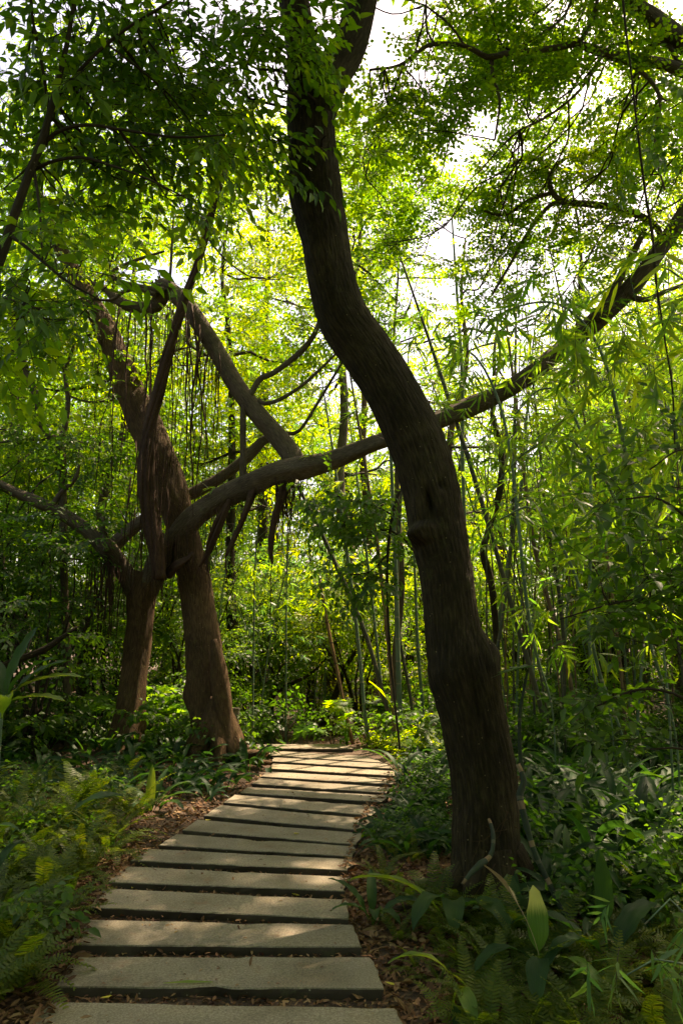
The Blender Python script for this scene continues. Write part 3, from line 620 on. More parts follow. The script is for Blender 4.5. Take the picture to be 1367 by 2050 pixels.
for k in range(60):
    x = rr_.uniform(330, 560); hang(mb, rr_, x, np.interp(x, [330, 390, 490, 600], [1090, 1040, 985, 945]), 10.5 + rr_.uniform(-.1, .1), rr_.uniform(.2, 1.0), rr_.uniform(.004, .007))
for k in range(70):
    hang(mb, rr_, rr_.normal(212, 20), rr_.uniform(1110, 1150), 10.7, rr_.uniform(.4, 1.3), rr_.uniform(.004, .009))
tag(mb.build('root_fringe', M['root'], BT, BT.location), kind='stuff')
rb = np.random.default_rng(77)
cl = [pc(70, 900, 11.6, .6, 20), pc(10, 860, 11.6, .7, 22), pc(150, 880, 11.6, .6, 18), pc(-60, 980, 11, .6, 20), pc(230, 1000, 11.9, .5, 10), pc(80, 1130, 11.4, .6, 16), pc(0, 1120, 11.2, .7, 20),
      pc(200, 470, 10.8, .6, 16), pc(130, 540, 10.6, .6, 18), pc(260, 440, 10.9, .5, 14), pc(600, 640, 11, .6, 22), pc(560, 560, 11.5, .8, 34), pc(690, 690, 11.5, .5, 16), pc(480, 420, 11, .8, 34), pc(520, 300, 11, .9, 34), pc(420, 300, 10.6, .8, 30)]
crown(BT, cl, rb, 'mid', [M['leaf_mid'], M['twig']], [t1, t2, t3, t4, t5, colp], r0=.018)

# ------------------------------------------------------------------ thick leaning tree at the bend of the path
TT = thing('leaning_tree', 'thick brown trunk with a fluted double foot at the bend of the path, leaning left', 'tree', (G(430, 1518)[0], 10.4, 0))
tt = limbset(TT, 'trunk', pxpath([(434, 1545, 126), (430, 1512, 90), (424, 1450, 78), (415, 1380, 74), (409, 1300, 74), (399, 1230, 68), (388, 1150, 62), (366, 1060, 60), (342, 975, 66), (304, 880, 66), (268, 800, 60), (238, 725, 54), (212, 660, 44), (180, 600, 38), (140, 530, 30), (95, 440, 24), (60, 340, 18)], 10.4, 11.6), 36, .06, M['bark_brown'],
             barkdisp(.06, .025, 6, .55, 4, crack=.03, knots=[(1.05, 3.0, .35, .18, .5), (3.0, 2., .1, .2, .8), (4.9, 1.2, .1, .3, .8)]))
limbset(TT, 'buttress', pxpath([(476, 1530, 50), (463, 1500, 34), (452, 1450, 34), (444, 1390, 36), (436, 1330, 30), (428, 1280, 12)], 10.25), 16, .05, M['bark_brown'], barkdisp(.1, .03, 2, .15))
for a_, l_ in ((3.0, .8), (.1, .8), (1.3, .6), (2.2, .7), (.7, .8)):
    g_ = G(432, 1514); bx, by = g_[0] * 10.4 / g_[1], 10.4; dx, dy = math.cos(a_), -math.sin(a_)
    limbset(TT, 'surface_root', np.array([[bx + dx * .01, by + dy * .01, .85, .10], [bx + dx * .12, by + dy * .12, .55, .13], [bx + dx * .32, by + dy * .32, .2, .11], [bx + dx * .5, by + dy * .5, .05, .06], [bx + dx * l_ * 1.2, by + dy * l_ * 1.2, -.01, .02]]), 14, .04, M['bark_brown'], barkdisp(.2, .05, a_))
cl = [pc(190, 620, 11.5, .5, 14), pc(120, 470, 11.4, .8, 26), pc(60, 380, 11.3, 1.0, 30), pc(210, 715, 11.3, .25, 10), pc(150, 690, 11.8, .6, 18), pc(180, 350, 11.3, 1.0, 34), pc(40, 200, 11, 1.1, 40), pc(250, 160, 11, 1.1, 40), pc(40, 640, 11.5, .8, 30)]
crown(TT, cl, rb, 'mid', [M['leaf_mid'], M['twig']], [tt], r0=.03)

# ------------------------------------------------------------------ left foreground bough tree with dark hanging leaves
LT = thing('bough_tree', 'slender dark tree at the left edge, its black forked bough rising into shaded hanging leaves', 'tree', (P(-260, 1400, 3.9)[0], 3.9, 0))
b0 = P(-260, 1400, 3.9)
trk = np.vstack([[b0[0], 3.9, -.1, .075], [b0[0] + .02, 3.9, .9, .06], pxpath([(-150, 860, 36), (-60, 660, 27), (0, 520, 21), (30, 430, 18), (62, 340, 16), (85, 280, 15), (105, 210, 13), (130, 110, 10), (150, 0, 8), (165, -120, 6)], 3.9, 3.7)])
lt0 = limbset(LT, 'trunk', trk, 16, .05, M['twig'], barkdisp(.06, .02, 1))
lbs = [lt0]
for rws in ([(72, 320, 11), (95, 280, 9), (130, 258, 8), (180, 250, 7), (260, 262, 6), (360, 275, 5), (450, 270, 3)], [(60, 345, 9), (100, 325, 7), (160, 315, 6), (220, 330, 5), (300, 360, 4), (380, 400, 3)],
            [(100, 230, 8), (85, 130, 6), (65, 30, 6), (60, -60, 4)], [(110, 200, 8), (180, 120, 7), (250, 60, 6), (330, 10, 5), (400, -40, 4)], [(20, 470, 8), (60, 500, 7), (130, 560, 5), (200, 600, 3)],
            [(68, 335, 8), (80, 420, 5), (86, 520, 3)], [(-30, 590, 9), (20, 600, 7), (80, 620, 4)]):
    lbs.append(limbset(LT, 'branch', pxpath(rws, 3.85, 3.6), 7, .06, M['twig'], barkdisp(.06, .02, rws[0][0])))
cl = []
for (x, y, Y, rd, n) in [(60, 60, 4.3, .42, 16), (170, 60, 4.0, .4, 17), (280, 60, 4.2, .42, 18), (390, 60, 4.6, .36, 13), (60, 180, 4.4, .42, 15), (180, 180, 4.1, .42, 20), (300, 180, 4.2, .42, 20), (410, 190, 4.4, .38, 16), (485, 170, 4.8, .26, 7),
                         (80, 300, 4.5, .4, 13), (200, 290, 4.2, .4, 17), (320, 290, 4.3, .36, 16), (430, 300, 4.6, .32, 11), (495, 330, 5, .2, 5), (40, 410, 4.5, .3, 8), (150, 400, 4.4, .28, 9), (290, 380, 4.5, .2, 5), (380, 390, 4.6, .2, 5),
                         (60, 560, 3.6, .24, 9), (130, 545, 3.7, .18, 6), (20, 640, 3.6, .22, 7), (130, 640, 3.9, .12, 3), (110, 490, 3.8, .26, 9), (490, 60, 4.7, .26, 7)]:
    cl.append(pc(x, y, Y, rd, n, .6))
for k in range(18): cl.append((np.array([rc.uniform(-4.4, -1.0), rc.uniform(1.5, 4.6), rc.uniform(6.4, 7.6)]), (.8, .8, .4), 34))
hi = [c for c in cl if c[0][2] > 5.8]; lo = [c for c in cl if c[0][2] <= 5.8]
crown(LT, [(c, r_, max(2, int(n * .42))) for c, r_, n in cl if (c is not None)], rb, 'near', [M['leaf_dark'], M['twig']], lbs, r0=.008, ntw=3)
crown(LT, [(c, r_, max(2, int(n * .40))) for c, r_, n in lo], rb, 'near', [M['leaf_mid'], M['twig']], lbs, r0=.006, ntw=1, name='lighter_foliage')  # same sprays again in a lighter leaf green

# ------------------------------------------------------------------ upper right tree with small round leaves
RT = thing('spreading_tree', 'small leaved tree reaching in from the right edge across the white sky at the top', 'tree', (5.6, 7.4, 0))
trk = np.array([[5.6, 7.4, -.1, .22], [5.55, 7.4, 1.5, .18], [5.3, 7.4, 3.4, .16], [4.7, 7.3, 5.2, .13]])
r0_ = limbset(RT, 'trunk', np.vstack([trk, pxpath([(1480, 190, 46), (1420, 120, 42), (1367, 85, 40), (1310, 40, 36), (1255, 0, 28), (1180, -80, 18)], 7.3, 7)]), 18, .1, M['bark_grey'], barkdisp(.08, .02, 1))
rl = [r0_]
for rws, Ya, Yb in (([(1480, 200, 34), (1420, 165, 30), (1367, 142, 26), (1310, 125, 22), (1240, 115, 20), (1190, 100, 18), (1155, 88, 14), (1130, 92, 12), (1080, 100, 13), (1010, 108, 12), (975, 115, 11), (930, 92, 9), (860, 90, 8), (800, 130, 6), (740, 140, 5)], 7.3, 6.8),
            ([(1155, 90, 9), (1180, 50, 9), (1195, 0, 8), (1200, -60, 6)], 7, 7), ([(985, 112, 8), (985, 150, 7), (1000, 200, 6), (990, 280, 4)], 7, 7), ([(1230, 112, 8), (1290, 150, 8), (1320, 200, 7), (1310, 300, 5), (1330, 380, 4)], 7.2, 7),
            ([(1205, 108, 7), (1160, 180, 6), (1100, 230, 5), (1040, 260, 4)], 7.1, 7.2), ([(930, 92, 5), (900, 50, 5), (850, 10, 4)], 6.9, 6.9), ([(870, 88, 5), (855, 60, 4), (853, 0, 4)], 6.8, 6.8),
            ([(1367, 140, 14), (1340, 95, 10), (1320, 85, 9), (1270, 82, 8), (1220, 92, 6)], 7.2, 7.2), ([(1010, 110, 7), (1080, 70, 6), (1130, 30, 5), (1150, -30, 4)], 7, 7)):
    rl.append(limbset(RT, 'branch', pxpath(rws, Ya, Yb), 10, .08, M['bark_grey'], barkdisp(.1, .02, rws[0][0])))
cl = []
for (x, y, Y, rd, n) in [(760, 150, 7, .35, 12), (850, 200, 7, .4, 24), (930, 170, 7, .4, 24), (990, 60, 7, .4, 22), (900, 20, 7, .3, 10), (1060, 130, 7.1, .45, 28), (1080, 40, 7.1, .45, 26), (1170, 60, 7.2, .45, 28), (1180, 160, 7.3, .45, 24),
                         (1270, 40, 7.3, .45, 28), (1260, 160, 7.3, .45, 24), (1340, 200, 7.3, .45, 20), (1340, 60, 7.4, .4, 22), (860, 260, 7, .35, 12), (780, 220, 7, .35, 14), (745, 190, 6.8, .22, 7), (820, 20, 6.9, .25, 5), (1040, 200, 7.2, .35, 16)]:
    cl.append(pc(x, y, Y, rd, n, .7))
for (x, y, Y, rd, n) in [(700, 330, 9, .3, 14), (760, 300, 9.5, .5, 26), (830, 390, 9.8, .45, 18), (780, 420, 9.6, .5, 28), (740, 500, 9.8, .5, 28), (820, 520, 10, .4, 18), (1060, 90, 9, .6, 30), (1200, 120, 9, .6, 34), (1330, 140, 9, .6, 34), (1090, 180, 9.2, .5, 24), (860, 180, 8, .4, 16), (960, 180, 8.2, .4, 14), (1000, 20, 8, .5, 22), (1090, 300, 9.4, .6, 34), (1180, 290, 9.4, .6, 34), (1270, 320, 9.4, .6, 34), (1340, 380, 9.3, .6, 30), (1010, 340, 9.5, .6, 30), (1050, 420, 9.5, .6, 34), (1150, 450, 9.5, .6, 30), (980, 440, 9.5, .5, 22), (1240, 460, 9.5, .55, 26), (1020, 540, 9.6, .55, 26), (1120, 560, 9.6, .6, 26), (960, 580, 9.8, .4, 14), (1210, 240, 9.3, .6, 30), (1320, 260, 9.3, .6, 30), (1050, 250, 10, .7, 34), (1150, 360, 10.2, .8, 44), (1280, 240, 10.2, .8, 44), (1350, 330, 10.2, .7, 34), (1080, 480, 10.4, .7, 34), (1230, 400, 10.4, .8, 44), (1330, 60, 9.6, .7, 34), (1180, 20, 9.6, .7, 34), (1050, 60, 9.6, .6, 24), (980, 380, 10, .5, 20), (720, 240, 9, .35, 16), (830, 300, 9.6, .4, 14), (940, 120, 8.5, .5, 24), (1000, 130, 8.5, .5, 24), (850, 60, 8.2, .4, 12), (830, 240, 8.6, .4, 16), (1020, 200, 8.8, .5, 24), (960, 360, 9.8, .5, 22), (930, 420, 10, .4, 12), (1040, 620, 10, .6, 24), (950, 520, 10, .5, 16)]:
    cl.append(pc(x, y, Y, rd, n, .8))
crown(RT, cl, rb, 'small', [M['leaf_mid'], M['twig']], rl, r0=.014, ntw=7)
cl = []
for k in range(18):  # clumps added above the view to keep sun off the ground
    y_ = rc.uniform(4.5, 9.5); cl.append((np.array([rc.uniform(-3, 8.5), y_, 3.4 + .986 * y_ + rc.uniform(.4, 2.6)]), (1.5, 1.5, .7), 24))
crown(RT, cl, rb, 'far', [M['leaf_mid'], M['twig']], rl, r0=.03, ntw=4, name='unseen_shade_crown')

# ------------------------------------------------------------------ trees of the wood behind
SIDE = ['leftmost tall tree', 'tall tree']
def bgtree(x, Y, H, base, tr, kind, mat, tmat, label, ncl=10, per=30, rad=1.5, group='trees of the wood behind', lean=0, name='forest_tree', leafk=1.):
    r = np.random.default_rng(int(abs(x) * 100 + Y * 37 + H)); z0 = ground_at(x, Y)
    t = thing(name, label, 'tree', (x, Y, z0), group)
    k = 7; rows = np.array([[x + lean * i / k + r.normal(0, .12) * (i > 0), Y + r.normal(0, .12) * (i > 0), z0 - .15 + (H * .92) * i / k, tr * (1 - .85 * i / k)] for i in range(k + 1)])
    q = limbset(t, 'trunk', rows, 10, .4, M[tmat], barkdisp(.08, .02, x, .3, 4))
    cl = []
    for i in range(ncl):
        f = (i + .5) / ncl; z = base + (H - base) * f + r.normal(0, .3); w_ = math.sin(math.pi * (.15 + .75 * f)) * rad * 1.3; a = i * 2.4 + r.uniform(0, 1)
        cl.append((np.array([x + lean * z / H + math.cos(a) * w_, Y + math.sin(a) * w_, z]), (rad * .8, rad * .8, rad * .6), per))
    crown(t, cl, r, kind, [M[mat], M['twig']], [q], r0=.04, ntw=4, scale=leafk)
    return t
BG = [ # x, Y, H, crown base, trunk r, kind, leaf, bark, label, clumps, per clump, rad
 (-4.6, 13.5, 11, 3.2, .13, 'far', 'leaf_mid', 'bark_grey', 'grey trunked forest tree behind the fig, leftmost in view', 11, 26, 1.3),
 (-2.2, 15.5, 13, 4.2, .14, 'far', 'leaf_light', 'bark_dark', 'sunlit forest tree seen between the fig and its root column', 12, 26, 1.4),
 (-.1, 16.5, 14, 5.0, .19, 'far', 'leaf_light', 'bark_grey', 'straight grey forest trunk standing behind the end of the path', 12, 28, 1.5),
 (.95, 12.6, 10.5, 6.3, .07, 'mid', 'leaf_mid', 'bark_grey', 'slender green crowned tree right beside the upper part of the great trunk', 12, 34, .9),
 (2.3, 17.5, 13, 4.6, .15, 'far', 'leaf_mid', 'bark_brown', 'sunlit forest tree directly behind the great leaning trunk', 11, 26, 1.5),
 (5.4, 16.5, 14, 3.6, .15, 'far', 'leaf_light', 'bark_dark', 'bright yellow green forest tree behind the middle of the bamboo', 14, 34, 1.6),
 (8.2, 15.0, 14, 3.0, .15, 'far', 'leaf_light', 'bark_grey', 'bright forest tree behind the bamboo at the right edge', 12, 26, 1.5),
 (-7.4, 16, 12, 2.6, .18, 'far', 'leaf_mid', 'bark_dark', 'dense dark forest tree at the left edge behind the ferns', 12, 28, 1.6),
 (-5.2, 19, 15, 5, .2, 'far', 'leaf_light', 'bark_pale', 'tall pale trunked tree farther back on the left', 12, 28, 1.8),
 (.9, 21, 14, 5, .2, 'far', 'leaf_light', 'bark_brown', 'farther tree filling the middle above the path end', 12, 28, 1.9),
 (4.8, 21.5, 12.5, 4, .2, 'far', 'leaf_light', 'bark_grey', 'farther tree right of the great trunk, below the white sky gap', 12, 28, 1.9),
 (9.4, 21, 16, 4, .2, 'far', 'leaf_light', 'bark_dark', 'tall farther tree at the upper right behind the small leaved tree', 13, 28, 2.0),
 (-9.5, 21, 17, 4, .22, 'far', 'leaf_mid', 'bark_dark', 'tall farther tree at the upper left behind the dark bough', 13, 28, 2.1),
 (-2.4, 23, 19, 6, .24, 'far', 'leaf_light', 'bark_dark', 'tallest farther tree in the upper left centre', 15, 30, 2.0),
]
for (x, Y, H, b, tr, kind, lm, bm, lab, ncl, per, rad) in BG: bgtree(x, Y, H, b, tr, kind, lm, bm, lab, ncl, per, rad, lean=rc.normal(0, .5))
# low understory trees and thickets with many fine stems
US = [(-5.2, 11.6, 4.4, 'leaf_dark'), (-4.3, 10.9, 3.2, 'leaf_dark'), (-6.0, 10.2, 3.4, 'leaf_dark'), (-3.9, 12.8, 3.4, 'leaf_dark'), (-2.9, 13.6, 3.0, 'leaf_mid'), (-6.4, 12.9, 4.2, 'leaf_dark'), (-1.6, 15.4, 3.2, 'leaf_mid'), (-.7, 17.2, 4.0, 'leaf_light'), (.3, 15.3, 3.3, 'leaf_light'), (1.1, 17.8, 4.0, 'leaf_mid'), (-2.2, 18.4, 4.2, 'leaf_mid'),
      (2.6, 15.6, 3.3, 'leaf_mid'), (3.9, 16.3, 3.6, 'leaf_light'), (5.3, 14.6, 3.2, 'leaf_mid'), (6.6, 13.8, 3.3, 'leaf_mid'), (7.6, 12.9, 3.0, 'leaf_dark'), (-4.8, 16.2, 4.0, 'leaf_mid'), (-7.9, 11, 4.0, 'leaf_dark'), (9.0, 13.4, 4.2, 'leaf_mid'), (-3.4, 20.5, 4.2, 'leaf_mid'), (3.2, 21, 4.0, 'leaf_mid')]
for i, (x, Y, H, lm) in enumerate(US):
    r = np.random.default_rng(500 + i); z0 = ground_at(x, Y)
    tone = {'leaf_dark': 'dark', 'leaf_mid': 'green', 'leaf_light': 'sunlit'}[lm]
    where = 'left of the path' if x < -1.8 else ('behind the end of the path' if x < 1.6 else 'in and behind the bamboo')
    t = thing('understory_bush', '%s many stemmed understory bush %s' % (tone, where), 'bush', (x, Y, z0), '%s understory bushes %s' % (tone, where))
    bb = MB(); st = []
    for k in range(7):
        a = r.uniform(0, 6.28); tipd = np.array([math.cos(a), math.sin(a), 0]) * r.uniform(.3, 1.2)
        rows = np.array([[x + r.normal(0, .15), Y + r.normal(0, .15), z0 - .1, .028], [x + tipd[0] * .3, Y + tipd[1] * .3, z0 + H * .35, .02], [x + tipd[0] * .7 + r.normal(0, .15), Y + tipd[1] * .7, z0 + H * .65, .014], [x + tipd[0], Y + tipd[1], z0 + H * .95, .006]])
        st.append(tube(bb, rows, 6, .3))
    bb.build('stems', M['twig'], t, t.location)
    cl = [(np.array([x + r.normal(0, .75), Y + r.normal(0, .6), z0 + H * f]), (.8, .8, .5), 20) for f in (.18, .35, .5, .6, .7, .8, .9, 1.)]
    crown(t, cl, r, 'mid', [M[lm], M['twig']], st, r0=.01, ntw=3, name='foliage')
# far wood
rw = np.random.default_rng(9); mb = MB()
for k in range(200):
    a = rw.uniform(-.8, .8); d = rw.uniform(25, 38); x = math.sin(a) * d; y = math.cos(a) * d + rw.uniform(0, 3); hh = 17 if x < -3 else (10.5 if x < 7 else 14)
    leaves(mb, rw, 'wood', (x, y, rw.uniform(0, hh)), (2.6, 2, 1.9), 26, 1.)
for k in range(45):
    a = rw.uniform(-.6, .6); d = rw.uniform(24, 34); x = math.sin(a) * d; y = math.cos(a) * d
    tube(mb, np.array([[x, y, -.2, .16], [x + rw.normal(0, .4), y, 4, .13], [x + rw.normal(0, .8), y, 9, .06]]), 6, 1.5, 1)
tag(mb.build('far_wood', [M['leaf_mid'], M['twig']]), kind='stuff')
# woods all round the clearing, for light and other viewpoints
mb = MB()
for k in range(110):
    a = rw.uniform(.75, 2 * math.pi - .75); d = rw.uniform(9, 17); x = math.sin(a) * d; y = math.cos(a) * d + 3
    leaves(mb, rw, 'wood', (x, y, rw.uniform(.5, 9)), (2.0, 2.0, 1.6), 22, 1.)
tag(mb.build('surrounding_wood', [M['leaf_mid'], M['twig']]), kind='stuff')

# a thin forked dead trunk and a dark slanting trunk on the left, and curved trunks beyond the path
def stemtree(name, label, rows_list, Y, mat, cls, leafm='leaf_mid', kind='mid', cat='tree'):
    g = P(rows_list[0][0][0], rows_list[0][0][1], Y); t = thing(name, label, cat, (g[0], Y, 0)); ls = []
    for i, rws in enumerate(rows_list): ls.append(limbset(t, 'trunk' if i == 0 else 'branch', pxpath(rws, Y), 9, .08, M[mat], barkdisp(.12, .03, rws[0][0])))
    if cls: crown(t, [pc(*c) for c in cls], rb, kind, [M[leafm], M['twig']], ls, r0=.012)
    return t
stemtree('forked_tree', 'dark forked young tree with a pale dead stem, left of the fig', [[(138, 1500, 18), (134, 1300, 16), (128, 1100, 15), (126, 930, 17), (120, 890, 16), (130, 860, 11), (137, 800, 10), (132, 745, 8), (150, 690, 5)], [(122, 885, 16), (105, 875, 17), (88, 868, 17), (82, 830, 16), (68, 780, 14), (52, 740, 13), (40, 690, 10), (25, 640, 7)], [(132, 790, 5), (180, 805, 5), (230, 800, 4)], [(90, 880, 7), (40, 880, 6), (-20, 890, 4)], [(130, 745, 5), (110, 700, 4), (70, 660, 3)]], 11.4, 'bark_grey',
         [(60, 660, 11.6, .6, 20), (130, 640, 11.4, .5, 18), (230, 790, 11.4, .3, 7), (0, 740, 11.5, .6, 18), (150, 740, 11.6, .3, 8)], 'leaf_light')
stemtree('slanting_tree', 'black stem curving up to the right beyond the path end', [[(507, 1490, 11), (520, 1440, 12), (545, 1395, 12), (570, 1375, 9), (620, 1350, 6), (660, 1310, 4)], [(548, 1392, 7), (560, 1340, 5), (600, 1300, 4), (640, 1270, 3)], [(560, 1380, 6), (540, 1330, 5), (520, 1290, 3)]], 15, 'bark_dark', [(600, 1290, 15.5, .8, 24), (560, 1330, 15.2, .6, 14), (660, 1250, 15.6, .7, 20)], 'leaf_mid')
stemtree('slanting_tree', 'dark leaning stem rising right to the grey forest trunk', [[(632, 1490, 14), (650, 1440, 15), (672, 1390, 13), (690, 1340, 10), (720, 1290, 7)]], 15.2, 'bark_dark', [(720, 1270, 15.6, .7, 18)])
stemtree('crooked_tree', 'dark crooked stem right of the great trunk among bamboo', [[(992, 1480, 14), (993, 1300, 13), (985, 1180, 14), (968, 1110, 15), (975, 1070, 12), (1000, 980, 13), (1003, 900, 11), (985, 820, 8), (990, 720, 6)]], 12, 'bark_dark', [(990, 700, 12, .6, 22), (960, 780, 12, .4, 10)], 'leaf_light')
stemtree('leaning_sapling', 'thin black twiggy sapling beside the great trunk at left', [[(800, 1500, 5), (780, 1300, 5), (775, 1130, 6), (790, 1010, 7), (806, 975, 6)], [(775, 1110, 4), (740, 1145, 3), (700, 1150, 3)], [(785, 1030, 4), (740, 1010, 4), (680, 1000, 3)], [(778, 1060, 4), (810, 1080, 4), (825, 1100, 3)]], 7.6,
         'twig', [(720, 1020, 7.6, .32, 22), (760, 1060, 7.6, .3, 18), (690, 1060, 7.6, .25, 13), (720, 1150, 7.6, .3, 16), (790, 1170, 7.6, .25, 12), (680, 990, 7.6, .28, 14), (760, 1130, 7.6, .25, 10)], 'leaf_dark', 'round')
stemtree('fallen_branch', 'dark broken branch slanting low in the left thicket', [[(-20, 1345, 14), (40, 1320, 14), (90, 1300, 13), (120, 1280, 10), (155, 1255, 6)]], 8.6, 'bark_dark', [(60, 1250, 8.8, .4, 12)], 'leaf_dark', 'mid', 'branch')

# ------------------------------------------------------------------ bamboo
rbm = np.random.default_rng(31); CULMLAB = {}
def culm(pts, mat, nleaf, label, group, kind='fanfar', lm='leaf_bamboo', spread=.55, zmin=2.4, lscale=1.):
    pts = np.array(pts); base = pts[0][:3]
    t = thing('bamboo', label, 'bamboo', (base[0], base[1], base[2]), group)
    mb = MB(); q = tube(mb, pts, 7, .25); mb.build('culm', M[mat], t, t.location)
    c = q[q[:, 2] > zmin]
    if len(c) and nleaf:
        mb = MB(); i = rbm.integers(0, len(c), nleaf); off = rbm.normal(0, spread, (nleaf, 3)) * [1, 1, .5]; pos = c[i, :3] + off + [0, 0, -.1]
        k = ~in_gap(pos, .9) & ~in_sun(pos) & ~in_sun(pos + [0, 0, -.2]); pos, off, i = pos[k], off[k], i[k]
        D = off + rbm.normal(0, .3, off.shape); D[:, 2] = D[:, 2] * .3 - .15
        ti = rbm.integers(0, len(SP[kind]), len(pos))
        for k in range(len(SP[kind])):
            m = ti == k; stamp(mb, SP[kind][k], pos[m], D[m], rbm.uniform(.75, 1.2, m.sum()) * lscale, rbm.normal(0, .3, m.sum()))
        for k in range(0, len(pos), 3): tube(mb, wander(rbm, c[i[k], :3], pos[k], .004, .002, 3, .1), 3, .3, 1)
        if mb.n: mb.build('foliage', [M[lm], M['twig']], t, t.location)
    return t
def pculm(rws, Y, mat, label, nleaf=40, top=(0, 3.5), **kw):
    p = pxpath(rws, Y); p[0][2] = min(p[0][2], .0) - .05; p[:, 3] *= .85
    e = p[-1]; d = (p[-1] - p[-2])[:3]; d /= np.linalg.norm(d)
    ext = [[*(e[:3] + d * top[1] * f + [0, 0, -.4 * f * f]), e[3] * (1 - .8 * f)] for f in (.4, .7, 1.)]
    culm(np.vstack([p, ext]), mat, nleaf, label, None, **kw)
pculm([(805, 1500, 11), (775, 1420, 11), (735, 1280, 11), (690, 1170, 11), (640, 1060, 10), (615, 1010, 9)], 11.6, 'culm_dark', 'dark green bamboo slanting from the fig limb down rightward beyond the path end', 30)
pculm([(738, 1492, 9), (727, 1400, 9), (716, 1280, 9), (700, 1150, 9), (688, 1060, 8)], 12.2, 'culm_blue', 'pale blue green bamboo just left of the slanting dark one', 30)
pculm([(708, 1492, 8), (690, 1420, 8), (672, 1330, 8), (655, 1250, 9), (640, 1160, 6)], 12.4, 'culm_brown', 'bamboo with red brown broken top, leftmost by the path end', 0, (0, .05))
pculm([(803, 1500, 13), (799, 1400, 13), (795, 1280, 12), (791, 1130, 11), (785, 980, 9)], 11.8, 'culm_blue', 'thick waxy bamboo standing upright left of the great trunk', 40)
pculm([(790, 1500, 10), (785, 1380, 10), (772, 1240, 10), (755, 1090, 9), (735, 960, 8)], 11.5, 'culm_brown', 'dark red brown bamboo beside the thick waxy one', 36)
pculm([(830, 1500, 8), (822, 1400, 8), (800, 1280, 8), (795, 1150, 8), (802, 1000, 7)], 11.9, 'culm_dark', 'thin dark bamboo closest to the left side of the great trunk', 34)
pculm([(776, 1490, 7), (768, 1420, 7), (755, 1300, 7), (742, 1180, 7), (730, 1080, 6)], 12.6, 'culm_green', 'slim light green bamboo behind the red brown one', 30)
pculm([(850, 1500, 8), (846, 1420, 8), (836, 1300, 8), (832, 1200, 7)], 12.8, 'culm_green', 'green bamboo half hidden by the left edge of the great trunk', 30)
pculm([(1108, 1490, 12), (1075, 1390, 12), (1040, 1270, 12), (1000, 1130, 11), (950, 960, 11), (905, 820, 10), (875, 730, 9), (855, 670, 7)], 10.2, 'culm_dark', 'long dark bamboo slanting up left behind the great trunk', 50)
pculm([(960, 1470, 8), (978, 1380, 8), (1000, 1270, 8), (1020, 1120, 8), (1028, 960, 8), (1030, 800, 7)], 10.9, 'culm_dark', 'upright thin dark bamboo immediately right of the great trunk', 40)
pculm([(1160, 1480, 10), (1140, 1360, 10), (1105, 1230, 10), (1070, 1100, 10), (1050, 960, 9), (1035, 830, 8)], 10.6, 'culm_brown', 'dry brown bamboo leaning left in the right thicket', 40)
pculm([(1115, 1480, 9), (1130, 1350, 9), (1120, 1200, 9), (1095, 1050, 8), (1080, 900, 7)], 11.4, 'culm_dark', 'dark bamboo crossing in front of the dry brown one', 40)
pculm([(940, 1300, 6), (930, 1060, 8), (925, 900, 9), (925, 760, 9), (915, 600, 7)], 12.4, 'culm_blue', 'pale blue bamboo showing behind the shoulder of the great trunk', 40)
pculm([(950, 1350, 8), (1000, 1230, 8), (1020, 1100, 8), (1040, 1000, 8), (1048, 900, 7)], 12.9, 'culm_blue', 'pale bamboo leaning right, right of the great trunk', 30)
MT = ['culm_green', 'culm_dark', 'culm_brown', 'culm_blue']; NM = ['green', 'dark', 'dry brown', 'pale waxy']
for i in range(125):
    x = rbm.uniform(1.9, 8.2); Y = rbm.uniform(9.6, 15.5); k = int(rbm.choice(4, p=[.3, .33, .27, .10])); H = rbm.uniform(6, 10.5)
    lean = rbm.normal(-.15, .75); ly = rbm.normal(-.3, .5); r_ = rbm.uniform(.010, .024); z0 = ground_at(x, Y)
    tx, ty = proj(np.array([[x + lean * 1.6, Y, z0 + H * .9]]))
    if 830 < tx[0] < 1010: H = min(H, 1.6 + (1286 - 640) / F_PX * Y)
    rows = [[x + lean * f ** 1.6 * 1.6 + .02 * math.sin(7 * f), Y + ly * f ** 1.6 * 1.4, z0 - .1 + H * f * (1 - .12 * f * f), r_ * (1 - .75 * f)] for f in (0, .15, .3, .45, .6, .75, .88, 1.)]
    culm(rows, MT[k], 58, '%s bamboo in the thicket at the right' % NM[k], '%s bamboos of the right thicket' % NM[k], spread=.6, zmin=3.3)
for i in range(26):   # blue green feathery bamboo beyond the bend
    x = rbm.uniform(-2.9, -.3) if i < 20 else rbm.uniform(-6.5, -3); Y = rbm.uniform(13.2, 17); H = rbm.uniform(5.0, 8.5); lean = rbm.normal(.2, .8); ly = rbm.normal(-.7, .4); z0 = ground_at(x, Y)
    rows = [[x + lean * f ** 1.8 * 1.6, Y + ly * f ** 1.8 * 1.8, z0 - .1 + H * f * (1 - .25 * f * f), .016 * (1 - .8 * f)] for f in (0, .15, .3, .45, .6, .75, .88, 1.)]
    culm(rows, 'culm_green', 60, 'feathery blue green bamboo drooping behind the two left trunks', 'feathery bamboos behind the left trunks', lm='leaf_bamboo_blue', spread=.5, zmin=1.6, lscale=.85)
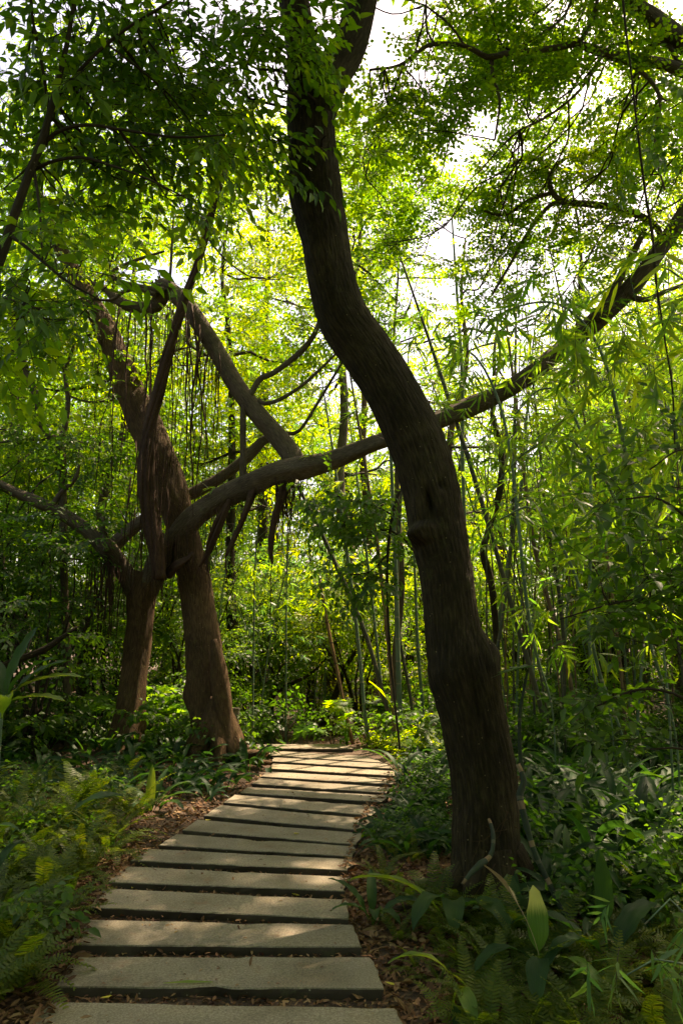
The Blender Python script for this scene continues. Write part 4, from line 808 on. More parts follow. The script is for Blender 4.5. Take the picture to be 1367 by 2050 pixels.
# yellow backlit sprays hanging between limb and path end
def hangspray(label, px, py, Y, n, hgt, wid, lm):
    g = P(px, py, Y); t = thing('hanging_bamboo', label, 'bamboo', (g[0], Y, 0)); mb = MB(); bb = MB()
    rows = np.array([[g[0] - .5, Y + 1.2, -.1, .016], [g[0] - .5, Y + 1.1, 3., .014], [g[0] - .3, Y + .6, g[2] + 1.2, .010], [g[0], Y + .1, g[2] + .7, .006], [g[0] + .08, Y, g[2], .004], [g[0] + .05, Y - .05, g[2] - hgt, .002]])
    q = tube(bb, rows, 6, .15); c = q[q[:, 2] < g[2] + .7][-12:]; i = rbm.integers(0, len(c), n); off = rbm.normal(0, wid, (n, 3)) * [1, 1, .6]; D = off + rbm.normal(0, .2, off.shape); D[:, 2] -= .4
    for k in range(n): stamp(mb, SP['fanfar'][k % 6], c[i[k], :3] + off[k] * .5, D[k], rbm.uniform(.7, 1.), rbm.normal(0, .3))
    mb.build('foliage', [M[lm], M['twig']], t, t.location); bb.build('culm', M['culm_green'], t, t.location)
hangspray('bright yellow bamboo spray hanging under the fig limb, upper one', 630, 1090, 11.5, 34, .8, .3, 'leaf_light')
hangspray('small yellow bamboo spray hanging left of the upper one', 560, 1160, 11.3, 14, .45, .12, 'leaf_light')
# near bamboo sprays on the right
def arch(label, rws, Y, nl, kind='fan', spread=.22, lm='leaf_bamboo', ls=1.15):
    p = pxpath(rws, Y); base = [p[0][0] + .25, Y + .2, -.05, .010]; t = thing('arching_bamboo', label, 'bamboo', (base[0], base[1], 0))
    bb = MB(); q = tube(bb, np.vstack([base, [(base[0] + p[0][0]) / 2 + .1, Y + .1, p[0][2] * .5, .009], p]), 6, .08); bb.build('culm', M['culm_green'], t, t.location)
    c = q[q[:, 2] > p[0][2]]; mb = MB(); pos = c[rbm.integers(0, len(c), nl), :3] + rbm.normal(0, spread, (nl, 3)) * [1, 1, .6]; D = rbm.normal(0, .6, (nl, 3)); D[:, 2] = D[:, 2] * .3 - .25
    for k in range(nl): stamp(mb, SP[kind][k % len(SP[kind])], pos[k], D[k], ls * rbm.uniform(.8, 1.2), rbm.normal(0, .3))
    mb.build('foliage', [M[lm], M['twig']], t, t.location)
arch('arching bamboo with large near leaves hanging over the long fig limb', [(1250, 900, 8), (1200, 700, 7), (1120, 610, 5), (1020, 620, 4), (950, 680, 3)], 5.6, 60)
arch('near bamboo with long bright blades at the upper right edge', [(1420, 900, 8), (1400, 660, 7), (1367, 560, 5), (1310, 530, 3)], 4.4, 36)
arch('near bamboo drooping in the middle right, leaves in downward fans', [(1290, 1250, 8), (1230, 1000, 7), (1140, 880, 5), (1060, 900, 4), (1000, 960, 3)], 6.2, 40)
arch('near bamboo spray drooping low right of the great trunk', [(1200, 1350, 7), (1150, 1150, 6), (1070, 1020, 5), (1000, 1040, 3)], 6.8, 20)
arch('bamboo spray hanging before the right end of the fig limb', [(1380, 1000, 8), (1330, 800, 6), (1250, 690, 5), (1180, 700, 3)], 5.4, 44)
arch('bamboo with drooping sprays between the great trunk and the long limb', [(1060, 1250, 7), (1020, 900, 6), (980, 760, 5), (930, 700, 4), (890, 740, 3)], 8.2, 44, 'fan', .35)
arch('tall bamboo with drooping sprays in the middle of the right thicket', [(1180, 1300, 7), (1180, 950, 6), (1130, 800, 5), (1080, 780, 4), (1030, 830, 3)], 8.6, 50, 'fan', .4)
arch('low bamboo shoots in the bottom right corner', [(1420, 1960, 6), (1380, 1840, 5), (1340, 1800, 4), (1290, 1850, 3)], 2.9, 9, 'fan', .10, 'leaf_bamboo_blue', .55)
arch('small bamboo shoots at the lower right edge below the blades', [(1400, 2020, 6), (1370, 1930, 5), (1310, 1920, 4), (1240, 1960, 3)], 2.9, 9, 'fan', .09, 'leaf_bamboo_blue', .55)

# ------------------------------------------------------------------ right foreground leafy bush
RB = thing('leafy_bush', 'near leafy bush with pointed green leaves at the right edge before the bamboo', 'bush', (2.35, 4.2, 0)); st = []
for k, rws in enumerate([[(1480, 1640, 9), (1430, 1400, 8), (1380, 1230, 6), (1300, 1200, 5), (1220, 1210, 4), (1120, 1240, 3)], [(1480, 1640, 9), (1440, 1300, 8), (1400, 1080, 6), (1320, 1000, 5), (1240, 1000, 3)], [(1490, 1640, 8), (1440, 1480, 7), (1370, 1400, 6), (1280, 1380, 5), (1180, 1420, 3)],
                         [(1480, 1600, 8), (1460, 1200, 7), (1430, 950, 5), (1367, 900, 4), (1300, 940, 3)], [(1490, 1640, 8), (1430, 1540, 6), (1367, 1500, 5), (1300, 1500, 3)]]):
    st.append(limbset(RB, 'stem', pxpath(rws, 4.1, 3.9), 6, .06, M['twig'], barkdisp(.1, .02, k)))
cl = [pc(x, y, Y, rd, n, .5) for (x, y, Y, rd, n) in [(1150, 1235, 3.9, .14, 3), (1230, 1200, 4, .16, 4), (1320, 1230, 4, .2, 6), (1220, 1000, 3.9, .14, 4), (1310, 980, 4, .2, 6), (1367, 1080, 4, .2, 6), (1280, 1090, 4, .16, 4), (1350, 900, 4, .15, 3), (1260, 1390, 4, .16, 4), (1330, 1370, 4, .2, 6), (1367, 1290, 4, .2, 5), (1350, 1480, 4, .18, 4), (1180, 1120, 4, .12, 2), (1300, 1150, 4, .16, 4)]]
crown(RB, [(c, r_, int(n * 1.2)) for c, r_, n in cl], rb, 'bush', [M['leaf_dark'], M['twig']], st, r0=.005, ntw=3, name='foliage')
# thin hanging liana with withered leaves, upper right
LN = thing('liana', 'thin black liana hanging down the upper right with dark withered leaves', 'vine', P(1300, 400, 4.4))
limbset(LN, 'stem', pxpath([(1240, -60, 5), (1252, 60, 5), (1262, 140, 4), (1275, 260, 5), (1290, 380, 5), (1306, 480, 6), (1312, 560, 5), (1330, 680, 4), (1345, 780, 4), (1350, 900, 3)], 4.4), 6, .06, M['twig'])
mb = MB()
for (x, y) in [(1250, 190), (1300, 200), (1340, 185), (1290, 260), (1330, 250), (1290, 300), (1265, 320), (1310, 170), (1350, 250)]: stamp(mb, SP['round'][0], P(x, y, 4.4), np.array([rc.normal(0, 1), rc.normal(0, .5), -.5]), .9, rc.normal(0, .4))
mb.build('leaves', [M['leaf_dark'], M['twig']], LN, LN.location)

# ------------------------------------------------------------------ undergrowth
def blade(mb, r, p, az, L, W, arch_, pet=.12, seg=10, mat=0, lift=1.25, twist=0., tipw=.0):
    """one arching strap-shaped leaf with a folded midrib on its stalk"""
    d = np.array([math.cos(az), math.sin(az), 0]); s = np.array([-math.sin(az), math.cos(az), 0]); el = lift; q = np.array(p, float); C_ = [q.copy()]; E = [el]
    n2 = seg + 3; tot = L + pet
    for i in range(n2):
        q = q + (d * math.cos(el) + np.array([0, 0, 1]) * math.sin(el)) * tot / n2; el -= arch_ / n2 * (1 if i > 2 else .3); C_.append(q.copy()); E.append(el)
    V = []; uv = []; p = np.asarray(p, float)
    for i, c in enumerate(C_):
        f = (i / n2 * tot - pet) / L
        w_ = .006 if f <= 0 else max(.002, W / 2 * (math.sin(math.pi * min(1, f ** .85)) ** .6)); n_ = -d * math.sin(E[i]) + np.array([0, 0, 1]) * math.cos(E[i])
        tw = twist * max(0, f); ss = s * math.cos(tw) + n_ * math.sin(tw); nn = n_ * math.cos(tw) - s * math.sin(tw); wav = .06 * W * math.sin(i * 1.9 + p[0] * 50)
        V += [c - ss * w_ + nn * (w_ * .35 + wav * (f > 0)), c - ss * w_ * .5 + nn * w_ * .13, c, c + ss * w_ * .5 + nn * w_ * .13, c + ss * w_ + nn * (w_ * .35 - wav * (f > 0))]
        uv += [(u_, max(0, f)) for u_ in (-1., -.5, .02, .5, 1.)]
    i = np.arange(len(C_) - 1)[:, None] * 5; j = np.arange(4)[None]
    mb.add(V, np.stack([i + j, i + j + 1, i + 6 + j, i + 5 + j], -1).reshape(-1, 4), mat, np.array(uv))
def bladeplant(r, n, L, W, spread=.10, arch_=(1.3, 2.4), lift=(.7, 1.35), seg=10):
    mb = MB()
    for k in range(n):
        a = r.uniform(0, 6.28); p = np.array([r.normal(0, spread), r.normal(0, spread), -.03])
        blade(mb, r, p, a, L * r.uniform(.65, 1.15), W * r.uniform(.75, 1.2), r.uniform(*arch_), L * .35 * r.uniform(.5, 1.2), seg, 0, r.uniform(*lift), r.normal(0, .5))
    return mb
def fern(r, n, L):
    mb = MB()
    for k in range(n):
        a = r.uniform(0, 6.28); el = r.uniform(.75, 1.45); d = np.array([math.cos(a), math.sin(a), 0]); s = np.array([-math.sin(a), math.cos(a), 0]); ln = L * r.uniform(.6, 1.15)
        q = np.array([r.normal(0, .03), r.normal(0, .03), -.02]); ns = 26; arc = r.uniform(.7, 1.9); P_ = [q.copy()]; cur = []; sb = r.normal(0, .25)
        for i in range(ns):
            t_ = d * math.cos(el) + np.array([0, 0, 1]) * math.sin(el) + s * sb * i / ns; t_ /= np.linalg.norm(t_); q = q + t_ * ln / ns; el -= arc / ns; P_.append(q.copy()); cur.append((t_, el))
        P_ = np.array(P_); tube(mb, np.column_stack([P_[::4], np.linspace(.0025, .001, len(P_[::4]))]), 3, 1)
        V = []; F_ = []
        for i in range(3, ns):
            f = i / ns; w_ = ln * .10 * math.sin(math.pi * (.12 + .86 * f)) ** .7; t_, e = cur[i - 1]; nn = np.cross(t_, s); nn = nn if nn[2] > 0 else -nn; h = ln / ns * .85
            for sg in (-1, 1):
                o = P_[i]; dr = s * sg + t_ * .25 + nn * (.12 + r.normal(0, .12)); b = len(V)
                V += [o - t_ * h * .35, o + t_ * h * .4, o + dr * w_ * .75 + t_ * h * .45, o + dr * w_ - nn * w_ * .15 + t_ * h * .2, o + dr * w_ * .7 - t_ * h * .25]
                F_ += [(b, b + 1, b + 2), (b, b + 2, b + 4), (b + 4, b + 2, b + 3)]
        mb.add(V, F_)
    return mb
def lobedleaf(mb, p, az, sz, tilt, mat=0, nl=9):
    """a deeply cut, fingered leaf on a long stalk that ends at p"""
    d = np.array([math.cos(az), math.sin(az), -tilt]); B = basis(d)[0]; V = []; F_ = []
    def pt(x, y): return p + B[:, 0] * x * sz + B[:, 1] * y * sz + B[:, 2] * (abs(y) * .12 - .14 * x * x) * sz
    for k in range(nl):
        a = (k - (nl - 1) / 2) / ((nl - 1) / 2) * 2.35; L_ = 1.0 - .32 * abs(a) / 2.35; w_ = .12; b = len(V); ca, sa = math.cos(a), math.sin(a)
        for (u, v) in ((0, -.10), (0, .10), (.35, -w_ * .8), (.35, w_ * .8), (.7, -w_), (.7, w_), (1., 0)):
            x, y = u * L_ * ca - v * sa, u * L_ * sa + v * ca; V.append(pt(x + .05, y))
        F_ += [(b, b + 2, b + 1), (b + 1, b + 2, b + 3), (b + 2, b + 4, b + 3), (b + 3, b + 4, b + 5), (b + 4, b + 6, b + 5)]
    mb.add(V, F_, mat)
rp = np.random.default_rng(88)
def solo(name, mb, mat, loc, label, cat, group=None):
    o = mb.build(name, mat); o.location = tuple(float(v) for v in loc); return tag(o, label, cat, group)
def scatter(protos, pts, labels, group, smin, smax):
    """first use of each prototype moves it, later ones are copies"""
    used = set()
    for n, (x, y) in enumerate(pts):
        k = n % len(protos); o = protos[k]
        if k in used: o = o.copy(); C.objects.link(o)
        used.add(k); s = rp.uniform(smin, smax); o.location = (float(x), float(y), ground_at(x, y)); o.rotation_euler = (rp.normal(0, .08), rp.normal(0, .08), rp.uniform(0, 6.28)); o.scale = (s, s, s * rp.uniform(.85, 1.15))
        o['label'] = labels(x, y) if callable(labels) else labels; o['group'] = group
    return used
def region(n, pxr, pyr, cond=lambda x, y: True, dmin=.22, off=.18):
    out = []; tries = 0
    while len(out) < n and tries < n * 60:
        tries += 1; px = rp.uniform(*pxr); py = rp.uniform(*pyr)
        g = G(px, py)
        if g[1] > 16 or g[1] < 0 or off_path(g[0], g[1]) < off or not cond(px, py): continue
        if min((abs(g[0] - a) + abs(g[1] - b) for a, b in out), default=9) < dmin: continue
        if math.hypot(g[0] - TR.location.x, g[1] - TR.location.y) < .42: continue
        out.append((g[0], g[1]))
    return out
# ferns
fp = [solo('fern', fern(rp, rp.integers(9, 14), .46), M['fern'], (0, 0, 0), 'fern', 'fern') for _ in range(6)]
scatter(fp, region(110, (-150, 300), (1590, 2110), lambda x, y: x < np.interp(y, [1590, 1700, 1800, 1900, 2110], [330, 225, 150, 90, -10]), .15), 'feathery yellow green fern in the bed left of the path', 'ferns left of the path', .8, 1.25)
fp = [solo('fern', fern(rp, rp.integers(8, 13), .40), M['fern'], (0, 0, 0), 'fern', 'fern') for _ in range(6)]
scatter(fp, region(84, (830, 1450), (1800, 2110), lambda x, y: x > np.interp(y, [1800, 1900, 2110], [850, 900, 950]) and not (1130 < x < 1260 and 1830 < y < 1930), .16), 'low green fern in the bed below the great trunk', 'ferns right of the path', .6, 1.05)
# aspidistra-like broad blades
bp_ = [solo('broad_leaf_plant', bladeplant(rp, rp.integers(9, 15), .36, .075), M['blade'], (0, 0, 0), 'x', 'plant') for _ in range(7)]
scatter(bp_, region(62, (-60, 540), (1480, 1625), lambda x, y: y < np.interp(x, [-60, 250, 430, 520, 545], [1640, 1625, 1610, 1570, 1530]), .3), 'dark glossy broad leaf plant among others left of the path', 'dark broad leaf plants left of the path', .75, 1.15)
bp_ = [solo('broad_leaf_plant', bladeplant(rp, rp.integers(12, 18), .42, .066), M['blade'], (0, 0, 0), 'x', 'plant') for _ in range(7)]
scatter(bp_, region(125, (1050, 1480), (1510, 1860), lambda x, y: True, .27), 'arching glossy broad leaf plant in the bed right of the great trunk', 'broad leaf plants right of the great trunk', .8, 1.2)
bp_ = [solo('broad_leaf_plant', bladeplant(rp, rp.integers(8, 13), .33, .058), M['blade'], (0, 0, 0), 'x', 'plant') for _ in range(5)]
scatter(bp_, region(72, (700, 900), (1510, 1720), lambda x, y: x > np.interp(y, [1510, 1560, 1660, 1740], [830, 830, 770, 730]), .15, .22), 'broad leaf plant among small bushes between path and great trunk', 'broad leaf plants between path and great trunk', .7, 1.0)
fp = [solo('fern', fern(rp, rp.integers(7, 11), .30), M['fern'], (0, 0, 0), 'fern', 'fern') for _ in range(3)]
scatter(fp, region(16, (735, 900), (1700, 1980), lambda x, y: x > np.interp(y, [1700, 1900, 1980], [745, 790, 840]), .2, .1), 'small fern in the litter between the slabs and the great trunk', 'small ferns between slabs and great trunk', .6, 1.0)
# small leafy ground shrubs between the path and the great trunk, and bright ones at the crest
def shrub(r, n, rad, kind='round', sc=1.):
    mb = MB(); leaves(mb, r, kind, (0, 0, rad * .8), (rad, rad, rad * .75), n, sc, False, .8, .25)
    for k in range(6): a = r.uniform(0, 6.28); tube(mb, np.array([[0, 0, -.05, .005], [math.cos(a) * rad * .3, math.sin(a) * rad * .3, rad * .6, .004], [math.cos(a) * rad * .8, math.sin(a) * rad * .8, rad * 1.2, .002]]), 4, .2, 1)
    return mb
sh = [solo('ground_shrub', shrub(rp, 17, .26), [M['leaf_dark'], M['twig']], (0, 0, 0), 'x', 'shrub') for _ in range(5)]
scatter(sh, region(13, (700, 910), (1500, 1735), lambda x, y: x > np.interp(y, [1500, 1560, 1660, 1740], [800, 800, 745, 715]), .22, .26), 'small leaved dark ground shrub between the path and the great trunk', 'ground shrubs between path and great trunk', .35, .6)
sh = [solo('ground_shrub', shrub(rp, 17, .2), [M['leaf_light'], M['twig']], (0, 0, 0), 'x', 'shrub') for _ in range(4)]
scatter(sh, region(22, (705, 860), (1496, 1530), lambda x, y: x > np.interp(y, [1490, 1530], [700, 800]), .25, .2), 'bright yellow green ground cover plant at the crest of the path', 'bright ground plants at the crest', .4, .7)
sh = [solo('ground_shrub', shrub(rp, 20, .3, 'round', 1.1), [M['leaf_dark'], M['twig']], (0, 0, 0), 'x', 'shrub') for _ in range(4)]
scatter(sh, region(24, (-100, 900), (1455, 1530), lambda x, y: not 490 < x < 800, .4, .2) + [(rp.uniform(-2.2, 1.6), rp.uniform(12.6, 15.5)) for _ in range(12)] + [(rp.uniform(2.6, 7.5), rp.uniform(8.5, 14)) for _ in range(40)], 'green ground shrub in the shade at the edge of the wood', 'ground shrubs at the edge of the wood', .8, 1.5)
sh = [solo('ground_shrub', shrub(rp, 12, .18, 'round', .9), [M['leaf_dark'], M['twig']], (0, 0, 0), 'x', 'shrub') for _ in range(4)]
scatter(sh, region(12, (-60, 220), (1600, 2050), lambda x, y: x < np.interp(y, [1600, 2050], [230, 40]), .3, .3), 'small leafy shrub growing through the ferns left of the path', 'small shrubs among the left ferns', .6, 1.0)
sh = [solo('ground_shrub', shrub(rp, 14, .16, 'round', .8), [M['leaf_dark'], M['twig']], (0, 0, 0), 'x', 'shrub') for _ in range(4)]
scatter(sh, region(16, (1050, 1420), (1740, 1900), lambda x, y: True, .25, .3), 'small dark shrub in the leaf litter right of the great trunk', 'small shrubs right of the great trunk', .6, 1.0)
# single plants one can tell apart
def leafplant(name, label, loc, leaves_, mat='blade', cat='plant', stem=None):
    t = thing(name, label, cat, loc); 
    for (az, L, W, ar, pet, lift, tw, m_) in leaves_:
        mb = MB(); blade(mb, rp, np.array(loc) + [rp.normal(0, .02), rp.normal(0, .02), -.02], az, L, W, ar, pet, 14, 0, lift, tw); mb.build('leaf', M[m_ or mat], t, t.location)
    return t
g = G
leafplant('broad_leaf_plant', 'low plant with long upright tongue shaped leaves left of the path, in sunlit litter', g(306, 1632), [(1.7, .42, .09, .2, .05, 1.5, .1, 'blade_light'), (2.6, .40, .08, 1.5, .1, 1.1, 0, None), (3.2, .45, .08, 1.7, .1, .9, 0, None), (.1, .45, .08, 1.7, .1, 1.0, 0, None), (.5, .42, .08, 1.5, .1, 1.2, 0, None), (5.6, .38, .08, 2., .1, 1.0, 0, None), (4.2, .35, .08, 2., .1, 1.0, 0, None), (1.2, .4, .08, .8, .1, 1.3, 0, None)])
leafplant('broad_leaf_plant', 'plant with one upright yellow tipped leaf below the great trunk', g(1088, 1990), [(1.6, .27, .11, .25, .20, 1.52, .35, 'blade_tip'), (2.9, .22, .08, 1.0, .42, 1.5, .6, 'dry_blade'), (4.4, .25, .10, 2.9, .30, 1.4, .3, None), (3.6, .25, .09, 2.6, .30, 1.35, .2, None), (5.4, .22, .07, 3.0, .3, 1.4, 0, 'blade_light')])
leafplant('broad_leaf_plant', 'plant with one long leaf bent left and drooping at bottom right of the path', g(925, 2040), [(3.3, .28, .06, 2.3, .22, 1.45, .3, 'blade_light'), (4.9, .24, .07, 3.0, .18, 1.4, .2, 'blade_light'), (4.4, .16, .08, 2.8, .12, 1.3, 0, None)])
leafplant('broad_leaf_plant', 'plant with large leaves folded over, left of the foot of the great trunk', g(905, 1880), [(3.1, .55, .10, 1.6, .2, 1.05, .3, 'blade_light'), (4.6, .32, .12, 3.0, .25, 1.5, 0, None), (5.3, .34, .12, 2.8, .25, 1.4, .1, None), (4.1, .36, .10, 2.8, .3, 1.4, .1, None)])
leafplant('broad_leaf_plant', 'dark upright paddle leaf plant standing in litter at the right', g(1215, 1960), [(1.6, .34, .10, .1, .26, 1.55, .3, None), (.6, .4, .12, 1.6, .15, 1.2, .1, None), (2.9, .38, .12, 2.2, .2, 1.3, .2, None), (3.7, .4, .11, 2.4, .2, 1.2, .2, None)])
leafplant('broad_leaf_plant', 'dark plant with wide folded leaves at the foot of the great trunk, right side', g(1030, 1880), [(3.0, .34, .13, 2.4, .12, 1.2, .2, None), (.4, .34, .13, 2.2, .12, 1.2, .2, None), (4.8, .3, .12, 2.4, .12, 1.3, 0, None), (1.5, .3, .1, 1.4, .1, 1.4, 0, None)])
leafplant('broad_leaf_plant', 'small dark leafed plant at the right edge of the fourth slab', g(742, 1850), [(3.3, .26, .06, 2.0, .06, 1.1, .2, None), (2.7, .3, .07, 1.4, .08, 1.2, .2, None), (.2, .28, .07, 1.8, .08, 1.1, .2, None), (4.7, .24, .07, 2.2, .08, 1.3, .2, None), (5.4, .24, .06, 2.4, .08, 1.2, 0, None), (1.6, .26, .06, 1.2, .08, 1.4, 0, None)])
leafplant('broad_leaf_plant', 'dark plant with a leaf bent over the sunlit slabs on their right', g(805, 1570), [(3.2, .5, .08, 1.6, .25, 1.2, .2, None), (2.4, .4, .08, 1.6, .2, 1.3, .2, None), (.8, .4, .08, 1.8, .2, 1.3, .2, None), (4.9, .36, .08, 2.3, .2, 1.3, 0, None)])
leafplant('broad_leaf_plant', 'tall plant with a single drooping leaf among the left ferns', g(75, 1760), [(.4, .34, .10, 2.0, .52, 1.5, .4, 'blade'), (4.4, .28, .08, 3.2, .45, 1.5, .2, None), (2.9, .3, .08, 2.4, .4, 1.4, .2, None)])
LP = thing('broad_leaf_plant', 'large long leafed plant at the left edge above the ferns', 'plant', (P(-20, 1330, 4.6)[0], 4.6, 0))
mb = MB(); b_ = P(5, 1420, 4.6); tube(mb, np.array([[b_[0] - .02, 4.6, -.05, .014], [b_[0], 4.6, b_[2] * .5, .012], [b_[0], 4.6, b_[2], .010]]), 8, .1); mb.build('stem', M['culm_green'], LP, LP.location)
for (az, L, W, ar, pet, lift, tw, m_) in [(.2, .34, .075, .9, .06, .55, .2, 'blade_light'), (.5, .34, .08, 1.0, .06, 1.0, .1, 'blade'), (-.3, .32, .07, .6, .05, .25, .2, 'blade_light'), (.9, .36, .08, .5, .06, 1.35, .2, 'blade'), (2.2, .34, .08, .8, .06, 1.2, .2, 'blade'), (3.4, .34, .08, 1., .06, .6, .2, 'blade'), (5.2, .3, .07, 1.2, .06, .8, .3, 'blade_light'), (.0, .3, .07, 1.3, .08, 1.2, .2, 'blade')]:
    mb = MB(); blade(mb, rp, b_ + [0, 0, rp.uniform(-.12, .1)], az, L * 1.25, W * 1.2, ar, pet, 12, 0, lift, tw); mb.build('leaf', M[m_], LP, LP.location)
# plants with deeply cut, fingered leaves
def cutplant(label, loc, lv, mat='lobed'):
    t = thing('cut_leaf_plant', label, 'plant', loc)
    for (dx, dy, h, az, sz, tl) in lv:
        mb = MB(); p = np.array([loc[0] + dx, loc[1] + dy, loc[2] + h]); lobedleaf(mb, p, az, sz, tl, 0)
        tube(mb, np.array([[loc[0], loc[1], loc[2] - .03, .008], [loc[0] + dx * .4, loc[1] + dy * .4, loc[2] + h * .7, .006], [*p, .004]]), 5, .1, 0); mb.build('leaf', M[mat], t, t.location)
def rl_(n, sp, h0, h1, s0, s1): return [(rp.normal(0, sp), rp.normal(0, sp), rp.uniform(h0, h1), rp.uniform(0, 6.28), rp.uniform(s0, s1), rp.uniform(.1, .7)) for _ in range(n)]
cutplant('sunlit plant with fingered leaves just left of the thick trunk', g(345, 1500), rl_(12, .28, .35, .95, .22, .34))
cutplant('fingered leaf plant between the fig and the left thicket', g(190, 1505), rl_(11, .4, .35, .9, .22, .34))
cutplant('fingered leaf plant behind the foot of the fig', (G(300, 1500)[0], 12.2, 0), rl_(10, .35, .4, 1.0, .22, .34))
cutplant('fingered leaf plant in shade farther left of the fig', g(90, 1515), rl_(9, .35, .3, .8, .2, .3))
cutplant('bright plant with fingered leaves at the far right end of the path', (G(700, 1480)[0] - .05, 12.1, 0), rl_(8, .2, .25, .75, .24, .32), 'leaf_light')
cutplant('fingered leaf plant low behind the crest on the left side', (-.9, 12.6, -.2), rl_(7, .3, .2, .5, .2, .26))
cutplant('large grey green leafed plant beside bamboo foot at the path end', (G(735, 1480)[0] + .15, 12.3, 0), rl_(4, .15, .6, .8, .3, .36), 'blade')
cutplant('bright fingered leaf plant under the bamboo left of the great trunk', (1.25, 10.6, 0), rl_(7, .25, .2, .6, .18, .26), 'leaf_light')
leafplant('broad_leaf_plant', 'tall plant with two backlit yellow green leaves before the bamboo', (.98, 10.9, 0), [(2.9, .5, .14, .9, .75, 1.4, .3, 'leaf_light'), (5.2, .45, .13, 2.2, .75, 1.45, .3, 'leaf_light'), (.5, .4, .1, 1.6, .5, 1.3, 0, 'blade')])
# ringed climber at the foot of the great trunk, with its tall stalk and leaf
CV = thing('ringed_climber', 'green and cream ringed climber winding up the foot of the great trunk', 'vine', G(1130, 1850))
def ringed(rws, Y0, Y1):
    p = pxpath(rws, Y0, Y1); q = catmull(p, .03); mb = MB()
    a = np.arange(len(q)); q[:, 3] *= .68 * (1 + .15 * (a % 5 == 0)); tube(mb, q, 10, 1.); m = mb.m[0] if False else None
    sec = np.repeat((a[:-1] % 6 == 0).astype(int), 10); mb.m[0] = sec
    mb.build('stem', [M['culm_green_dark'], M['ring']], CV, CV.location)
M['culm_green_dark'] = culmmat('dark_green_stem', (.010, .022, .010), (.018, .036, .016), (.06, .06, .035), .8); M['ring'] = barkmat('cream_stem_ring', (.08, .05, .03), (.18, .12, .07), (.28, .2, .13), 12, .3)
ringed([(1150, 1850, 13), (1120, 1815, 14), (1100, 1770, 15), (1075, 1720, 15), (1058, 1670, 17), (1045, 1620, 19), (1040, 1590, 20), (1048, 1560, 16), (1036, 1530, 12)], 4.35, 4.6)
ringed([(925, 1770, 8), (945, 1745, 16), (962, 1730, 20), (980, 1715, 14), (987, 1690, 12), (985, 1660, 11), (978, 1640, 9)], 4.3, 4.6)
mb = MB(); tube(mb, pxpath([(1045, 1560, 11), (1040, 1500, 8), (1040, 1430, 7), (1050, 1370, 6), (1056, 1340, 5)], 4.7), 8, .05); mb.build('stalk', M['culm_green_dark'], CV, CV.location)
mb = MB(); lobedleaf(mb, P(1050, 1338, 4.75), 3.0, .22, .15, 0, 9); mb.build('leaf', M['blade'], CV, CV.location)
mb = MB()
for k in range(9):
    a = P(rp.uniform(970, 1030), rp.uniform(1610, 1760), 4.62); tube(mb, wander(rp, a, a + [rp.uniform(-.3, .1), .0, rp.uniform(-.2, .05)], .0022, .001, 5, .25), 4, .06)
mb.build('clinging_roots', M['bark_brown'], CV, CV.location)
# stone post behind the thick trunk
sp0 = P(471, 1440, 11.3); mb = MB(); h = .62
for (a, z0_, z1_) in ((.052, -.05, h), (.060, h, h + .03)):
    x0, y0 = sp0[0], 11.3; r = np.array([(-1, -1), (1, -1), (1, 1), (-1, 1)]) * a
    V = [(x0 + u, y0 + v, z0_) for u, v in r] + [(x0 + u, y0 + v, z1_ - .008) for u, v in r] + [(x0 + u * .85, y0 + v * .85, z1_) for u, v in r]
    Fq = [(i, (i + 1) % 4, 4 + (i + 1) % 4, 4 + i) for i in range(4)] + [(4 + i, 4 + (i + 1) % 4, 8 + (i + 1) % 4, 8 + i) for i in range(4)] + [(8, 9, 10, 11), (3, 2, 1, 0)]
    mb.add(V, Fq)
o = mb.build('stone_post', M['stone'], loc=(sp0[0], 11.3, 0), smooth=False); tag(o, 'small square grey stone post behind the thick trunk at the path bend', 'post')

# ------------------------------------------------------------------ leaf litter and a few single fallen leaves
def curl(r):
    V, F_ = leafgeo('fine', .075, .028); V = V.copy(); V[:, 2] += .35 * np.abs(V[:, 1]) * r.uniform(-1, 2) + (V[:, 0] - .035) ** 2 * r.uniform(-3, 9); return V, F_, np.zeros(len(F_), int)
CU = [curl(rp) for _ in range(10)]; mb = MB()
def in_quads(x, y, grow_=0.):
    ins = np.zeros(len(x), bool)
    for q in SQ:
        c = q[:, :2].mean(0); v = c + (q[:, :2] - c) * (1 + grow_); s = np.ones(len(x), bool)
        for i in range(4):
            a, b = v[i], v[(i + 1) % 4]; s &= ((b[0] - a[0]) * (y - a[1]) - (b[1] - a[1]) * (x - a[0])) < 0
        ins |= s
    return ins
def strew(n, xr, yr, cond, smin=.5, smax=1.1):
    x = rp.uniform(*xr, n); y = rp.uniform(*yr, n); k = cond(x, y); x, y = x[k], y[k]; n = len(x); z = np.where(in_quads(x, y, -.01), ZT + .003, gz(x, y)) + np.abs(rp.normal(0, .008, n)) + .004
    D = np.stack([rp.normal(size=n), rp.normal(size=n), rp.normal(0, .35, n)], -1); ti = rp.integers(0, 10, n); sc = rp.uniform(smin, smax, n); ro = rp.normal(0, .5, n)
    for k in range(10): m = ti == k; stamp(mb, CU[k], np.stack([x, y, z], -1)[m], D[m], sc[m], ro[m])
strew(34000, (-4.5, 5.), (1.6, 9.), lambda x, y: (off_path(x, y) > -.04) & (rp.uniform(size=x.shape) < np.clip(1.5 - off_path(x, y) * .35, .25, 1)))
strew(42000, (-2.4, 3.), (1.6, 6.), lambda x, y: (off_path(x, y) > -.05) & (off_path(x, y) < 1.6), .3, .75)
strew(9000, (-5, 6.), (8, 14.), lambda x, y: off_path(x, y) > -.03)
strew(24000, (-1.6, 1.3), (1.7, 6.5), lambda x, y: (off_path(x, y) <= 0) & ~in_quads(x, y, .0), .25, .6)
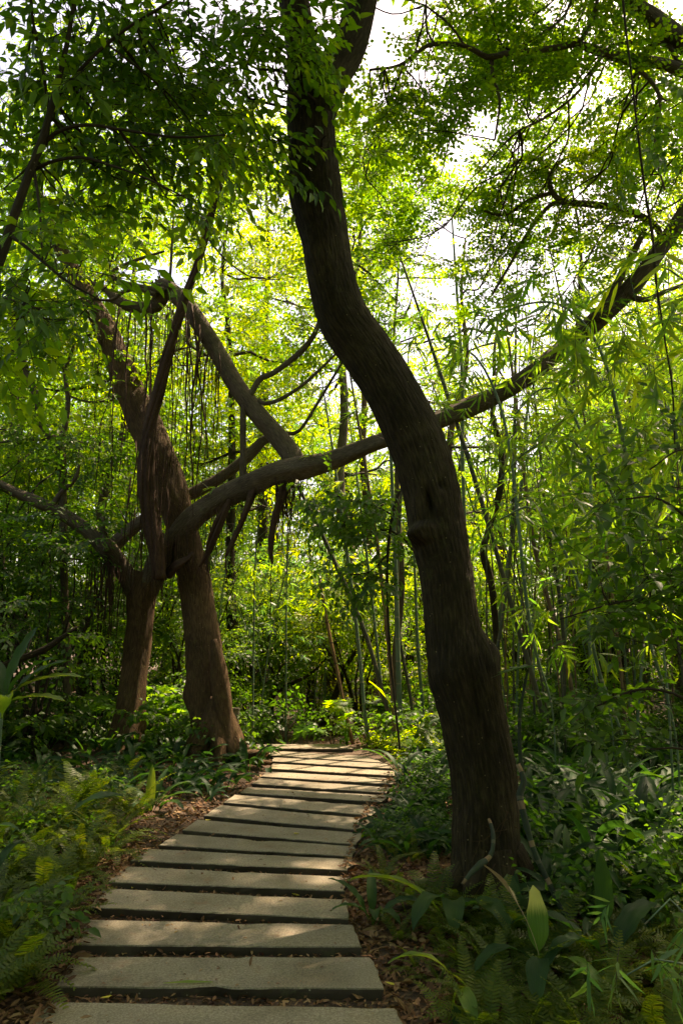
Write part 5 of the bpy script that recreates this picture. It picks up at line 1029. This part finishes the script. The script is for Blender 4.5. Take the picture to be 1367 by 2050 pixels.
strew(1500, (-2.6, 3.), (1.6, 7.), lambda x, y: off_path(x, y) > -.02, .9, 1.5)
strew(70, (-1.6, 1.3), (1.7, 9.), lambda x, y: in_quads(x, y, -.05), .35, .8)
for k in range(260):
    x = rp.uniform(-2.6, 3.2); y = rp.uniform(1.8, 8)
    if off_path(x, y) < .02: continue
    a = rp.uniform(0, 6.28); ln = rp.uniform(.06, .3); z = ground_at(x, y) + .012; tube(mb, np.array([[x, y, z, .0025], [x + math.cos(a) * ln * .5 + .01, y + math.sin(a) * ln * .5, z + .008, .002], [x + math.cos(a) * ln, y + math.sin(a) * ln, z, .001]]), 4, .1)
tag(mb.build('leaf_litter', M['litter']), kind='stuff')
mb = MB()     # few loose crumbs on the slabs
n = 1300; x = rp.uniform(-1.6, 1.4, n); y = rp.uniform(2, 11, n); k = in_quads(x, y, -.08); x, y = x[k], y[k]
stamp(mb, CU[0], np.stack([x, y, np.full(len(x), ZT + .004)], -1), np.stack([rp.normal(size=len(x)), rp.normal(size=len(x)), np.zeros(len(x))], -1), rp.uniform(.12, .4, len(x)))
tag(mb.build('leaf_crumbs', M['litter']), kind='stuff')
for (px, py, onz, lab) in [(587, 1670, ZT, 'small yellow leaf lying on the seventh slab'), (270, 1774, .01, 'green yellow fallen leaf beside the left end of the fourth slab'), (164, 1781, .02, 'yellow fallen leaf in the litter left of the fourth slab'), (298, 1676, .02, 'yellow fallen leaf in the litter left of the sixth slab'),
                           (584, 1791, .01, 'orange yellow leaf in the gap below the fifth slab'), (462, 1579, .02, 'large pale leaf lying in sun beside the tenth slab'), (410, 1643, .02, 'thin green leaf at the left tip of the eighth slab'), (228, 1998, .012, 'orange leaf in the gap before the second slab'), (790, 1975, .02, 'small green fallen leaf right of the second slab')]:
    mb = MB(); p = G(px, py, onz + .006); stamp(mb, CU[1], p, np.array([rp.normal(), rp.normal(), 0]), .8); tag(mb.build('fallen_leaf', M['yellow_leaf'], loc=p), lab, 'leaf')
mb = MB(); a, b = G(327, 1968, ZT + .006), G(426, 1966, ZT + .006); blade_ = np.array([a, a * .6 + b * .4, b]); w_ = np.array([0, .012, 0])
mb.add([a + w_ * .2, a - w_ * .4, (a + b) / 2 + w_ + [0, 0, .006], (a + b) / 2 - w_ * .4 + [0, 0, .001], b + w_ * .5, b - w_ * .2], [(0, 1, 3, 2), (2, 3, 5, 4)])
tag(mb.build('fallen_leaf', M['blade_light'], loc=(a + b) / 2), 'narrow green bamboo blade lying on the second slab', 'leaf')
